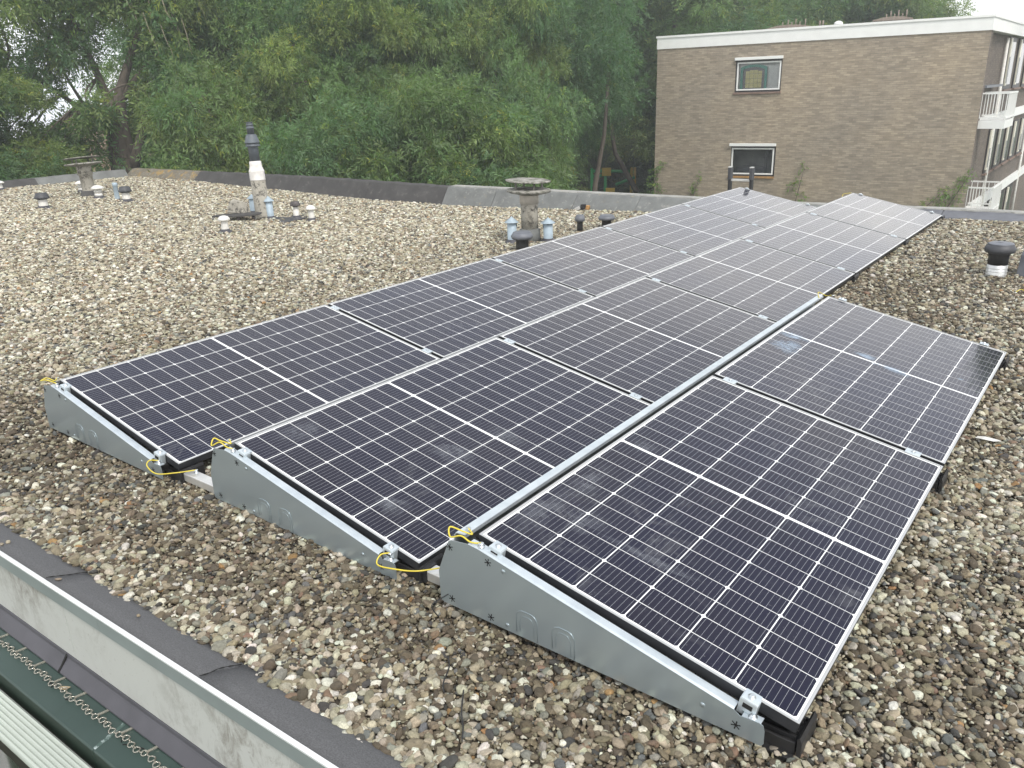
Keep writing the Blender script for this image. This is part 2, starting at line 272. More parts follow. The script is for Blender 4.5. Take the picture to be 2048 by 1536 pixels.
# ------------------------------------------------------------------ mesh helpers
class MB:
    def __init__(s): s.v = []; s.f = []; s.m = []; s.sm = []
    def quad_mesh(s, vs, fs, mi=0, smooth=False, T=None):
        o = len(s.v)
        for p in vs:
            p = Vector(p)
            if T is not None: p = T @ p
            s.v.append(tuple(p))
        for f in fs:
            s.f.append(tuple(i + o for i in f)); s.m.append(mi); s.sm.append(smooth)
        return s
    def box(s, x0, x1, y0, y1, z0, z1, mi=0, T=None):
        vs = [(x0, y0, z0), (x1, y0, z0), (x1, y1, z0), (x0, y1, z0), (x0, y0, z1), (x1, y0, z1), (x1, y1, z1), (x0, y1, z1)]
        fs = [(0, 3, 2, 1), (4, 5, 6, 7), (0, 1, 5, 4), (1, 2, 6, 5), (2, 3, 7, 6), (3, 0, 4, 7)]
        return s.quad_mesh(vs, fs, mi, False, T)
    def cbox(s, c, d, mi=0, T=None):
        return s.box(c[0] - d[0] / 2, c[0] + d[0] / 2, c[1] - d[1] / 2, c[1] + d[1] / 2, c[2] - d[2] / 2, c[2] + d[2] / 2, mi, T)
    def lathe(s, prof, n=24, mi=0, T=None, smooth=True, jitter=0.0):
        vs = []; fs = []
        for r, z in prof:
            for k in range(n):
                a = 2 * math.pi * k / n; rr = r * (1 + random.uniform(-jitter, jitter))
                vs.append((rr * math.cos(a), rr * math.sin(a), z))
        for i in range(len(prof) - 1):
            for k in range(n):
                fs.append((i * n + k, i * n + (k + 1) % n, (i + 1) * n + (k + 1) % n, (i + 1) * n + k))
        if prof[0][0] > 1e-6: fs.append(tuple(range(n - 1, -1, -1)))
        if prof[-1][0] > 1e-6: fs.append(tuple((len(prof) - 1) * n + k for k in range(n)))
        return s.quad_mesh(vs, fs, mi, smooth, T)
    def tube(s, pts, rad, n=8, mi=0, T=None, closed=False):
        pts = [Vector(p) for p in pts]; N = len(pts)
        rads = [rad] * N if isinstance(rad, (int, float)) else list(rad)
        vs = []; fs = []; up = None
        for i, p in enumerate(pts):
            if closed: d = (pts[(i + 1) % N] - pts[i - 1])
            else: d = (pts[min(i + 1, N - 1)] - pts[max(i - 1, 0)])
            d = d.normalized() if d.length > 1e-9 else Vector((0, 0, 1))
            if up is None: up = d.orthogonal().normalized()
            up = (up - d * up.dot(d))
            up = up.normalized() if up.length > 1e-6 else d.orthogonal().normalized()
            w = d.cross(up)
            for k in range(n):
                a = 2 * math.pi * k / n
                vs.append(p + (up * math.cos(a) + w * math.sin(a)) * rads[i])
        L = N if closed else N - 1
        for i in range(L):
            j = (i + 1) % N
            for k in range(n): fs.append((i * n + k, i * n + (k + 1) % n, j * n + (k + 1) % n, j * n + k))
        if not closed:
            fs.append(tuple(range(n - 1, -1, -1))); fs.append(tuple((N - 1) * n + k for k in range(n)))
        return s.quad_mesh(vs, fs, mi, True, T)
    def prism(s, poly, y0, y1, mi=0, T=None):         # polygon in xz, extruded along y
        n = len(poly); vs = [(x, y0, z) for x, z in poly] + [(x, y1, z) for x, z in poly]
        fs = [tuple(range(n)), tuple(range(2 * n - 1, n - 1, -1))]
        for i in range(n): fs.append((i, i + n, (i + 1) % n + n, (i + 1) % n))
        return s.quad_mesh(vs, fs, mi, False, T)
    def prof_x(s, prof, x0, x1, mi=0, T=None, closed=True):   # profile in yz, extruded along x
        n = len(prof); vs = [(x0, y, z) for y, z in prof] + [(x1, y, z) for y, z in prof]; fs = []
        for i in range(n if closed else n - 1): fs.append((i, (i + 1) % n, (i + 1) % n + n, i + n))
        if closed: fs += [tuple(range(n - 1, -1, -1)), tuple(range(n, 2 * n))]
        return s.quad_mesh(vs, fs, mi, False, T)
    def build(s, name, mats, parent=None, bevel=0.0, fix=True, loc=None):
        me = bpy.data.meshes.new(name); me.from_pydata(s.v, [], s.f)
        if not isinstance(mats, (list, tuple)): mats = [mats]
        for m in mats: me.materials.append(MT[m] if isinstance(m, str) else m)
        me.polygons.foreach_set('material_index', s.m); me.polygons.foreach_set('use_smooth', s.sm)
        if fix:
            bm = bmesh.new(); bm.from_mesh(me); bmesh.ops.recalc_face_normals(bm, faces=bm.faces); bm.to_mesh(me); bm.free()
        me.update()
        o = bpy.data.objects.new(name, me); COL.objects.link(o)
        if parent: o.parent = parent
        if loc is not None: o.location = loc
        if bevel:
            b = o.modifiers.new('bevel', 'BEVEL'); b.width = bevel; b.segments = 2; b.limit_method = 'ANGLE'; b.angle_limit = R(35)
        return o

def tag(o, label=None, cat=None, group=None, kind=None):
    if label: o['label'] = label
    if cat: o['category'] = cat
    if group: o['group'] = group
    if kind: o['kind'] = kind
    return o
def empty(name, loc=(0, 0, 0), rot=(0, 0, 0), label=None, cat=None, group=None):
    o = bpy.data.objects.new(name, None); COL.objects.link(o); o.location = loc; o.rotation_euler = rot; o.empty_display_size = 0.1
    return tag(o, label, cat, group)
def copy_tree(o, parent=None):
    c = o.copy(); COL.objects.link(c); c.parent = parent
    for ch in [x for x in ALL() if x.parent is o]: copy_tree(ch, c)
    return c
def ALL(): return list(bpy.data.objects)
def dup(o, loc, rot=None, scale=None, label=None, group=None):
    c = copy_tree(o); c.location = loc
    if rot is not None: c.rotation_euler = rot
    if scale is not None: c.scale = scale
    if label: c['label'] = label
    if group: c['group'] = group
    return c

# roof sag: the deck dips a little towards the far left
KX = np.array([-16, -13, -7.5, -5, -2.2, -1, .5, 2.6, 8.0]); KZ = np.array([-.08, -.10, -.227, -.235, -.15, -.117, -.04, .03, .03])
def gz(x, y):
    t = np.clip((np.asarray(y, float) - 2) / 7, 0, 1); return np.interp(x, KX, KZ) * t * t * (3 - 2 * t)

# ------------------------------------------------------------------ ground and roof deck
g = MB(); g.quad_mesh([(-170, -60, GROUND), (90, -60, GROUND), (90, 150, GROUND), (-170, 150, GROUND)], [(0, 1, 2, 3)])
tag(g.build('ground', 'lawn', fix=False), kind='structure')
g = MB(); g.box(-75, -62, -59, 149, GROUND - 0.1, GROUND + 0.02)
tag(g.build('road', 'asphalt'), kind='structure')

RX0, RX1, RY0, RY1 = -15.9, 9.0, -0.62, 9.05
SH = 0.02                                   # the near edge is not quite square to the rows
def ey(x): return SH * (x - 2.3)
nx, ny = 84, 36
xs = np.linspace(RX0, RX1, nx); ys = np.linspace(RY0, RY1, ny)
vv = [(x, y + (ey(x) if y < RY0 + 0.01 else 0), float(gz(x, y)) - 0.012) for y in ys for x in xs]
ff = [(j * nx + i, j * nx + i + 1, (j + 1) * nx + i + 1, (j + 1) * nx + i) for j in range(ny - 1) for i in range(nx - 1)]
d = MB(); d.quad_mesh(vv, ff, 0, True)
tag(d.build('roof_deck', 'dirt', fix=False), kind='structure')

# ------------------------------------------------------------------ the building under the roof, with its edges
bl = empty('roof_building', (0, 0, 0), label='flat roofed building in the foreground whose gravel roof carries the panels', cat='building')
b = MB(); b.box(-15.95, 9.05, -0.58, 9.2, GROUND, -0.36); b.build('wall', 'brick', bl)
near_edge = []
# near edge: bitumen strip, aluminium trim, fascia boards, lead flashing
seams = [-9.2, -7.4, -5.5, -3.7, -1.9, -0.35, 1.42, 2.32, 3.9, 5.7, 9.0]
for a, c in zip(seams[:-1], seams[1:]):
    s = MB(); n = 14
    prof = [(-0.585, -0.006), (-0.63, 0.016), (-0.68, 0.038), (-0.738, 0.056)]
    vs = []; fs = []
    for i in range(n + 1):
        x = a + (c - a) * i / n
        for k, (yy, zz) in enumerate(prof):
            wob = 0.004 * math.sin(x * 7 + k) + 0.003 * math.sin(x * 17 + 2 * k)
            lift = 0.004 * max(0, 1 - (x - a) / 0.03)
            jag = 0.004 * math.sin(yy * 60 + a * 3) if i in (0, n) else 0
            vs.append((x + jag + (0.0 if i else -0.012), yy, zz + (wob if 0 < k < 3 else 0) + lift))
    m = len(prof)
    for i in range(n):
        for k in range(m - 1): fs.append((i * m + k, i * m + k + 1, (i + 1) * m + k + 1, (i + 1) * m + k))
    s.quad_mesh(vs, fs, 0, True); o = s.build('edge_strip', 'bitumen', bl, fix=False); near_edge.append(o)
    if a > -9:
        lp = MB(); lpts = []
        for i in range(19):
            q = i / 18; yy = -0.60 - 0.136 * q; zz = np.interp(-yy, [.585, .63, .68, .738], [-.006, .016, .038, .056]) + 0.006
            lpts.append((a + 0.003 * math.sin(yy * 60 + a * 3) + 0.003 * math.sin(yy * 37 + a) - 0.012, yy, zz))
        lp.tube(lpts, [0.0015 + 0.0006 * math.sin(i * 1.7) for i in range(19)], 6); near_edge.append(lp.build('lap_seam', 'hole', bl))
    sm = o.modifiers.new('solid', 'SOLIDIFY'); sm.thickness = 0.006; sm.offset = -1
tx = [-9.2, -6.4, -3.7, -0.95, 1.787, 4.6, 9.0]
for a, c in zip(tx[:-1], tx[1:]):
    t = MB()
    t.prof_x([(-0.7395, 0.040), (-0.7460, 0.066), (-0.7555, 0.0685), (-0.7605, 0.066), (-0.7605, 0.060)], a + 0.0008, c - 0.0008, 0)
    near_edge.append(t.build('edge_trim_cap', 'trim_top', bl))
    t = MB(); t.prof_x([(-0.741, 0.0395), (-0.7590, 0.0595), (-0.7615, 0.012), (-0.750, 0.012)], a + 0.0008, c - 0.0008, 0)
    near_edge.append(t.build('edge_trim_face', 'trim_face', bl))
fx = [-9.2, -5.9, -3.4, -0.93, 1.525, 4.0, 6.5, 9.0]
for a, c in zip(fx[:-1], fx[1:]):
    t = MB(); t.box(a + 0.0015, c - 0.0015, -0.752, -0.737, -0.232, 0.011); near_edge.append(t.build('fascia_panel', 'fascia', bl))
lx = [-9.2, -5.5, -2.0, 1.46, 4.9, 9.0]
for a, c in zip(lx[:-1], lx[1:]):
    t = MB(); t.prof_x([(-0.738, -0.220), (-0.7560, -0.220), (-0.7595, -0.232), (-0.764, -0.238), (-0.796, -0.272), (-0.796, -0.279), (-0.738, -0.279)], a, c + 0.004)
    near_edge.append(t.build('lead_flashing', 'lead', bl, bevel=0.002))
    t = MB(); t.prof_x([(-0.7568, -0.221), (-0.7602, -0.233), (-0.7646, -0.2395), (-0.7985, -0.2715), (-0.7985, -0.2755)], a, a + 0.010, 0, closed=True)
    near_edge.append(t.build('flashing_lap', 'hole', bl))
# green bay under the flashing
gx = [-9.2, -4.5, 1.895, 6.0, 9.0]
for a, c in zip(gx[:-1], gx[1:]):
    t = MB(); t.prof_x([(-0.736, -0.280), (-0.7975, -0.2805), (-0.903, -0.300), (-0.908, -0.305), (-0.908, -0.40), (-0.736, -0.40)], a + 0.0006, c - 0.0006, 0)
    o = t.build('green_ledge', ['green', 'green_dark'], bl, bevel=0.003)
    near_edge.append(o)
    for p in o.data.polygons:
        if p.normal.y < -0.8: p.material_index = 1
t = MB()
for k in range(7):
    y0 = -0.798 - k * 0.0148; t.quad_mesh([(1.885 + 0.004 * random.random(), y0, -0.2798 - k * .00274), (1.900 + 0.004 * random.random(), y0, -0.2798 - k * .00274), (1.900 + 0.004 * random.random(), y0 - 0.0148, -0.2798 - (k + 1) * .00274), (1.886 + 0.004 * random.random(), y0 - 0.0148, -0.2798 - (k + 1) * .00274)], [(0, 1, 2, 3)])
near_edge.append(t.build('ledge_lap', 'green_scuff', bl, fix=False))
# ribbed blind box and the window below it
rb = []
for k in range(7):
    y = -0.924 - k * 0.0145
    rb += [(y, -0.352 - 0.002 * k), (y - 0.0075, -0.345 - 0.002 * k), (y - 0.0125, -0.352 - 0.002 * k)]
rb += [(-1.026, -0.372), (-1.026, -0.385), (-0.924, -0.385)]
t = MB(); t.prof_x(rb, -9.2, 9.0); near_edge.append(t.build('blind_box', 'ribs', bl))
t = MB(); t.box(-9.2, 9.0, -1.016, -0.737, -0.47, -0.386); near_edge.append(t.build('window_head', 'darkwood', bl))
t = MB(); t.box(-9.2, 9.0, -0.975, -0.737, -2.2, -0.472); near_edge.append(t.build('window_glass', 'car_glass', bl))
for x in (1.02, 1.60, 2.2, 3.4):
    t = MB(); t.box(x, x + 0.06, -1.025, -0.986, -2.2, -0.472); t.box(x + 0.02, x + 0.045, -1.034, -1.026, -2.2, -0.474); near_edge.append(t.build('window_post', 'white', bl, bevel=0.003))
_a = math.atan(SH)
for o in near_edge: o.rotation_euler = (0, 0, _a); o.location = Vector((2.3, -0.74, 0)) - Matrix.Rotation(_a, 3, 'Z') @ Vector((2.3, -0.74, 0))
# far and left parapet, section by section
PTX = np.array([-16, -15.5, -11.9, -9.2, -6.5, -5.4, -2.3, -1.1, .7, 2.6, 3.2, 9]); PTZ = np.array([.08, .08, .093, .097, .067, .054, .061, .064, .063, .092, .09, .09])
def far_section(x0, x1, mat):
    s = MB(); n = max(2, int((x1 - x0) / 0.12)); vs = []; fs = []
    for i in range(n + 1):
        x = x0 + (x1 - x0) * i / n; top = float(np.interp(x, PTX, PTZ)) + 0.004 * math.sin(x * 9) + 0.003 * math.sin(x * 23); base = float(gz(x, 9.0))
        mid = base + (top - base) * 0.55
        for (y, z) in ((8.90, base - 0.03), (8.97, base + 0.012), (9.07, mid), (9.15, top - 0.012), (9.19, top), (9.30, top + 0.004), (9.32, top - 0.012), (9.32, -0.3), (8.9, -0.3)):
            vs.append((x + 0.004 * math.sin(y * 50 + x0 * 3) * (i in (0, n)), y, z))
    m = 9
    for i in range(n):
        for k in range(m): fs.append((i * m + k, (i + 1) * m + k, (i + 1) * m + (k + 1) % m, i * m + (k + 1) % m))
    fs += [tuple(range(m)), tuple(n * m + k for k in range(m - 1, -1, -1))]
    s.quad_mesh(vs, fs, 0, False); return s.build('parapet', mat, bl)
fxs = [(-15.95, -14.3, 'par_lichen'), (-14.3, -13.0, 'par_lichen'), (-13.0, -11.2, 'par_dark'), (-11.2, -9.4, 'par_dark'), (-9.4, -7.4, 'par_dark'), (-7.4, -5.45, 'par_dark'), (-5.45, -4.35, 'par_grey'), (-4.35, -3.35, 'par_grey'), (-3.35, -2.75, 'par_grey'), (-2.75, -1.65, 'par_grey'), (-1.65, -0.7, 'par_grey'), (-0.7, 0.4, 'par_grey'), (0.4, 1.5, 'par_grey'), (1.5, 2.4, 'par_lead'), (2.4, 3.6, 'par_lead'), (3.6, 9.0, 'par_lead')]
for a, c, m in fxs: far_section(a + 0.004, c - 0.004, m)
t = MB(); vs = []; fs = []; nn = 121
for i in range(nn):
    x = -5.4 + 14.4 * i / (nn - 1); tp = float(np.interp(x, PTX, PTZ)) + 0.008
    vs += [(x, 9.195, tp - 0.010), (x, 9.20, tp + 0.006), (x, 9.325, tp + 0.012), (x, 9.335, tp - 0.03)]
for i in range(nn - 1):
    for k in range(3): fs.append((i * 4 + k, i * 4 + k + 1, (i + 1) * 4 + k + 1, (i + 1) * 4 + k))
t.quad_mesh(vs, fs); t.build('parapet_edge', 'par_edge', bl, fix=False)
for (ya, yb, m) in [(-0.7, 2.2, 'par_dark'), (2.2, 4.6, 'par_dark'), (4.6, 6.75, 'par_dark'), (6.75, 8.88, 'par_smooth')]:
    s = MB(); vs = []; fs = []; n = 12
    for i in range(n + 1):
        y = ya + (yb - ya) * i / n; base = float(gz(-15.7, y)); top = 0.088 + 0.004 * math.sin(y * 7)
        for (x, z) in ((-15.60, base - 0.03), (-15.66, base + 0.02), (-15.78, top), (-15.98, top), (-16.0, -0.3), (-15.6, -0.3)): vs.append((x, y, z))
    mm = 6
    for i in range(n):
        for k in range(mm): fs.append((i * mm + k, i * mm + (k + 1) % mm, (i + 1) * mm + (k + 1) % mm, (i + 1) * mm + k))
    fs += [tuple(range(mm)), tuple(n * mm + k for k in range(mm - 1, -1, -1))]
    s.quad_mesh(vs, fs); s.build('parapet', m, bl)

# ------------------------------------------------------------------ gravel: every pebble an instance on one object
def gravel():
    right = np.array([_r.x, _r.y, _r.z]); up = np.array([_u.x, _u.y, _u.z]); fw = np.array([_f.x, _f.y, _f.z]); C = np.array(CAM)
    P, S, T = [], [], []
    def zone(x0, x1, y0, y1, dens, r0, dmin, dmax):
        n = int((x1 - x0) * (y1 - y0) * dens); x = rng.uniform(x0, x1, n); y = rng.uniform(y0, y1, n)
        dd = np.sqrt((x - C[0]) ** 2 + (y - C[1]) ** 2 + 2.6); k = (dd >= dmin) & (dd < dmax)
        q = np.stack([x, y, np.zeros(n)], 1) - C; zf = q @ fw; uu = q @ right / np.maximum(zf, .01) / 0.635; ww = q @ up / np.maximum(zf, .01) / 0.476
        core = (zf > 0.2) & (np.abs(uu) < 1.22) & (np.abs(ww) < 1.25)
        side = (zf > -0.6) & (rng.uniform(0, 1, n) < 0.40) & (x > -13)     # thinner, coarser cover beyond the frame
        k &= core | side; grow = np.where(core, 1.0, 1.55)
        # the strip along the near edge is ragged
        edge = -0.612 + ey(x) + 0.012 * np.sin(x * 6.1) + 0.01 * np.sin(x * 14.3 + 1) + 0.008 * np.sin(x * 33)
        k &= y > edge
        # nothing is seen far below the modules
        for px0, yend in ((0.0, 8.86), (1.429, 8.9), (2.754, 3.53)):
            k &= ~((x > px0 + 0.12) & (x < px0 + 0.70) & (y > 0.45) & (y < yend - 0.25))
        x, y = x[k], y[k]; n = len(x)
        r = r0 * np.exp(rng.normal(-0.08, 0.56, n)); r = np.clip(r, r0 * 0.32, r0 * 2.6); r *= grow[k]; r *= 1 + 0.30 * np.exp(-np.clip(y - edge[k], 0, 9) / 0.12)
        P.append(np.stack([x, y, gz(x, y) + rng.uniform(-0.012, 0.004, n) + 0.15 * r], 1)); S.append(r)
    zone(-2, 8.6, -0.72, 5, 12500, 0.0066, 0, 4.4)
    zone(-6, 8.9, -0.70, 8.95, 6500, 0.0073, 4.4, 7.6)
    zone(-12, 8.9, -0.70, 8.95, 4300, 0.0086, 7.6, 12.0)
    zone(-15.7, 8, -0.70, 8.95, 2800, 0.0106, 12.0, 40.0)
    P = np.concatenate(P); r = np.concatenate(S); n = len(r)
    scl = np.stack([r * rng.uniform(0.85, 1.45, n), r * rng.uniform(0.7, 1.05, n), r * rng.uniform(0.42, 0.78, n)], 1)
    rot = np.stack([rng.normal(0, 0.32, n), rng.normal(0, 0.32, n), rng.uniform(0, 6.28, n)], 1)
    pal = np.array([(0.44, 0.40, 0.315), (0.34, 0.295, 0.22), (0.255, 0.215, 0.150), (0.165, 0.132, 0.090), (0.095, 0.074, 0.050), (0.24, 0.23, 0.195), (0.13, 0.133, 0.130), (0.60, 0.575, 0.50), (0.050, 0.048, 0.045), (0.30, 0.175, 0.075), (0.19, 0.125, 0.085)])
    w = np.array([.20, .18, .13, .11, .09, .08, .04, .12, .05, .008, .018]); w /= w.sum()
    dark_w = np.array([.035, .07, .14, .25, .30, .04, .04, .02, .08, .003, .02]); dark_w /= dark_w.sum()
    x, y = P[:, 0], P[:, 1]
    def blob(cx, cy, rx, ry): return np.exp(-((x - cx) / rx) ** 2 - ((y - cy) / ry) ** 2)
    wob = 0.5 + 0.5 * np.sin(x * 2.3 + 1.3 * np.sin(y * 1.9)) * np.sin(y * 2.9 + x)
    # disturbed, damp brown grit round the array where the installers raked it
    dist_in = blob(-0.3, -0.1, 0.8, 0.45) + 1.0 * blob(0.5, -0.25, 1.1, 0.24) + 1.1 * blob(1.9, -0.2, 0.9, 0.28) + 0.9 * blob(2.9, -0.14, 0.9, 0.20) + 0.9 * blob(2.95, 5.2, 0.75, 2.1) + 0.25 * blob(4.1, 1.2, 0.4, 2.0) + 0.4 * blob(-0.5, 1.5, 0.4, 2.5) + 1.0 * blob(4.06, 1.11, .22, .20) + 1.0 * blob(4.02, 0.55, .16, .24) + 0.7 * blob(3.9, 2.25, .14, .2) + 0.6 * blob(3.0, 4.4, .3, .3)
    pd = np.clip(dist_in * (0.55 + 0.65 * wob), 0, 0.84)
    isd = rng.uniform(0, 1, n) < pd
    ci = rng.choice(len(pal), n, p=w); cd = rng.choice(len(pal), n, p=dark_w)
    pal = pal * np.array([0.955, 0.975, 0.935])
    col = pal[np.where(isd, cd, ci)] * rng.uniform(0.78, 1.22, (n, 1)) * rng.uniform(0.95, 1.05, (n, 3))
    # the left, undisturbed half is sun-bleached
    bleach = np.clip((-x - 0.3) / 3.0, 0, 1)[:, None] * (1 - pd[:, None]); col = col * (1 + 0.26 * bleach)
    small = isd & (rng.uniform(0, 1, n) < 0.5); scl[small] *= 0.72
    me = bpy.data.meshes.new('gravel'); me.vertices.add(n); me.vertices.foreach_set('co', P.astype(np.float32).ravel())
    a = me.attributes.new('scl', 'FLOAT_VECTOR', 'POINT'); a.data.foreach_set('vector', scl.astype(np.float32).ravel())
    a = me.attributes.new('rotv', 'FLOAT_VECTOR', 'POINT'); a.data.foreach_set('vector', rot.astype(np.float32).ravel())
    a = me.attributes.new('tint', 'FLOAT_COLOR', 'POINT'); a.data.foreach_set('color', np.concatenate([col, np.ones((n, 1))], 1).astype(np.float32).ravel())
    a = me.attributes.new('pick', 'INT', 'POINT'); a.data.foreach_set('value', rng.integers(0, 12, n).astype(np.int32))
    me.materials.append(MT['stone'])
    o = bpy.data.objects.new('gravel', me); COL.objects.link(o)
    ng = bpy.data.node_groups.new('gravel_pebbles', 'GeometryNodeTree')
    ng.interface.new_socket('Geometry', in_out='INPUT', socket_type='NodeSocketGeometry'); ng.interface.new_socket('Geometry', in_out='OUTPUT', socket_type='NodeSocketGeometry')
    N = ng.nodes; L = ng.links
    gi = N.new('NodeGroupInput'); go = N.new('NodeGroupOutput'); iop = N.new('GeometryNodeInstanceOnPoints'); gti = N.new('GeometryNodeGeometryToInstance')
    for k in range(12):
        ico = N.new('GeometryNodeMeshIcoSphere'); ico.inputs['Radius'].default_value = 1.0; ico.inputs['Subdivisions'].default_value = 3
        sp = N.new('GeometryNodeSetPosition'); nt = N.new('ShaderNodeTexNoise'); nt.noise_dimensions = '4D'; nt.inputs['W'].default_value = 7.3 * k; nt.inputs['Scale'].default_value = 0.75 + 0.05 * k; nt.inputs['Detail'].default_value = 1.2
        pos = N.new('GeometryNodeInputPosition'); L.new(pos.outputs[0], nt.inputs['Vector'])
        vm = N.new('ShaderNodeVectorMath'); vm.operation = 'SUBTRACT'; L.new(nt.outputs['Color'], vm.inputs[0]); vm.inputs[1].default_value = (0.5, 0.5, 0.5)
        v2 = N.new('ShaderNodeVectorMath'); v2.operation = 'SCALE'; v2.inputs['Scale'].default_value = 0.55 + 0.075 * k; L.new(vm.outputs[0], v2.inputs[0])
        L.new(ico.outputs[0], sp.inputs['Geometry']); L.new(v2.outputs[0], sp.inputs['Offset'])
        ss = N.new('GeometryNodeSetShadeSmooth'); L.new(sp.outputs[0], ss.inputs[0])
        sm = N.new('GeometryNodeSetMaterial'); sm.inputs['Material'].default_value = MT['stone']; L.new(ss.outputs[0], sm.inputs[0])
        L.new(sm.outputs[0], gti.inputs[0])
    def attr(nm, dt):
        q = N.new('GeometryNodeInputNamedAttribute'); q.data_type = dt; q.inputs['Name'].default_value = nm; return q.outputs[0]
    L.new(gi.outputs[0], iop.inputs['Points']); L.new(gti.outputs[0], iop.inputs['Instance']); iop.inputs['Pick Instance'].default_value = True
    L.new(attr('pick', 'INT'), iop.inputs['Instance Index'])
    er = N.new('FunctionNodeEulerToRotation'); L.new(attr('rotv', 'FLOAT_VECTOR'), er.inputs[0]); L.new(er.outputs[0], iop.inputs['Rotation'])
    L.new(attr('scl', 'FLOAT_VECTOR'), iop.inputs['Scale']); L.new(iop.outputs[0], go.inputs[0])
    md = o.modifiers.new('pebbles', 'NODES'); md.node_group = ng
    tag(o, 'loose mixed beige and brown roof gravel spread over the flat roof', 'gravel', kind='stuff')
    print('pebbles', n)
gravel()

# ------------------------------------------------------------------ solar modules
LEN, WID, GAP = 1.7442, 1.038, 0.0290
ROWS = [dict(x=0.0, y=0.0, z=0.300, t=0.1999, n=5), dict(x=1.429, y=0.036, z=0.2841, t=0.2034, n=5), dict(x=2.754, y=0.007, z=0.3068, t=0.1996, n=2)]
def row_mat(r): return Matrix.Translation((ROWS[r]['x'], ROWS[r]['y'], ROWS[r]['z'])) @ Matrix.Rotation(ROWS[r]['t'], 4, 'Y')
def make_module():
    root = empty('solar_panel')
    f = MB(); w = 0.0068; h = 0.035
    for (x0, x1, y0, y1) in ((0, w, 0, LEN), (WID - w, WID, 0, LEN), (w, WID - w, 0, w), (w, WID - w, LEN - w, LEN)):
        f.box(x0, x1, y0, y1, -h, -0.0016, 1)
    f.box(0, WID, 0.0, 0.0005, -h, -h + .0001, 1)
    for (x0, x1, y0, y1) in ((0, w, 0, LEN), (WID - w, WID, 0, LEN), (w, WID - w, 0, w), (w, WID - w, LEN - w, LEN)):
        f.box(x0 - 0.0004, x1 + 0.0004, y0 - 0.0004, y1 + 0.0004, -0.0016, 0, 0)
    f.build('frame', ['lip', 'frame_side'], root)
    c = MB(); z = -0.0030
    c.box(w, WID - w, w, LEN - w, z - 0.004, z, 0)
    cg, rg, midg, mx_, my_ = 0.0038, 0.0026, 0.0145, 0.0070, 0.0095
    iw, il = WID - 2 * w, LEN - 2 * w
    cw = (iw - 2 * mx_ - 5 * cg) / 6; cl = (il - 2 * my_ - midg - 18 * rg) / 20; ch = 0.0062
    for j in range(20):
        y0 = w + my_ + j * cl + (j - (1 if j >= 10 else 0)) * rg + (midg if j >= 10 else 0); y1 = y0 + cl
        far = (j % 2 == 1)
        for i in range(6):
            x0 = w + mx_ + i * (cw + cg); x1 = x0 + cw; zz = z + 0.0003
            if far: poly = [(x0, y0), (x1, y0), (x1, y1 - ch), (x1 - ch, y1), (x0 + ch, y1), (x0, y1 - ch)]
            else: poly = [(x0 + ch, y0), (x1 - ch, y0), (x1, y0 + ch), (x1, y1), (x0, y1), (x0, y0 + ch)]
            c.quad_mesh([(p[0], p[1], zz) for p in poly], [tuple(range(6))], 1)
            for q in range(9):
                bx = x0 + cw * (q + 0.5) / 9; bw = 0.00042
                c.quad_mesh([(bx - bw, y0 + 0.002, z + 0.0005), (bx + bw, y0 + 0.002, z + 0.0005), (bx + bw, y1 - 0.002, z + 0.0005), (bx - bw, y1 - 0.002, z + 0.0005)], [(0, 1, 2, 3)], 2)
    c.build('cell_sheet', ['backsheet', 'cell', 'busbar'], root, fix=False)
    jb = MB(); jb.box(0.30, 0.40, LEN / 2 - 0.03, LEN / 2 + 0.03, -0.024, -0.0071); jb.build('junction_box', 'plastic', root)
    return root
ORD = ['nearest', 'second', 'third', 'fourth', 'farthest']; RN = ['left', 'middle', 'right']
PLAB = {(0, 0): 'solar panel at the near end of the left row, beside the leftmost grey end plate', (0, 1): 'solar panel second from the near end in the left row', (0, 2): 'solar panel in the middle of the left row, beside the open gravel', (0, 3): 'pale reflecting solar panel in the left row, next but last before the ladder', (0, 4): 'solar panel at the far end of the left row, just before the ladder',
        (1, 0): 'solar panel at the near end of the middle row, between the two long grey plates', (1, 1): 'solar panel second from the near end in the middle row', (1, 2): 'solar panel in the middle of the middle row, ending near the yellow wires', (1, 3): 'solar panel next but last in the middle row, open gravel on its right', (1, 4): 'solar panel at the far end of the middle row, in front of the brick wall',
        (2, 0): 'largest solar panel in front, near end of the short right row', (2, 1): 'rear solar panel of the short right row with a pale bird smear'}
mod0 = make_module(); first = True
for r, rw in enumerate(ROWS):
    for k in range(rw['n']):
        m = mod0 if first else copy_tree(mod0); first = False
        m.matrix_world = row_mat(r) @ Matrix.Translation((0, k * (LEN + GAP), 0)); m.scale = (1, 1, 1)
        tag(m, PLAB[(r, k)], 'solar panel', 'solar panels in three tilted rows')

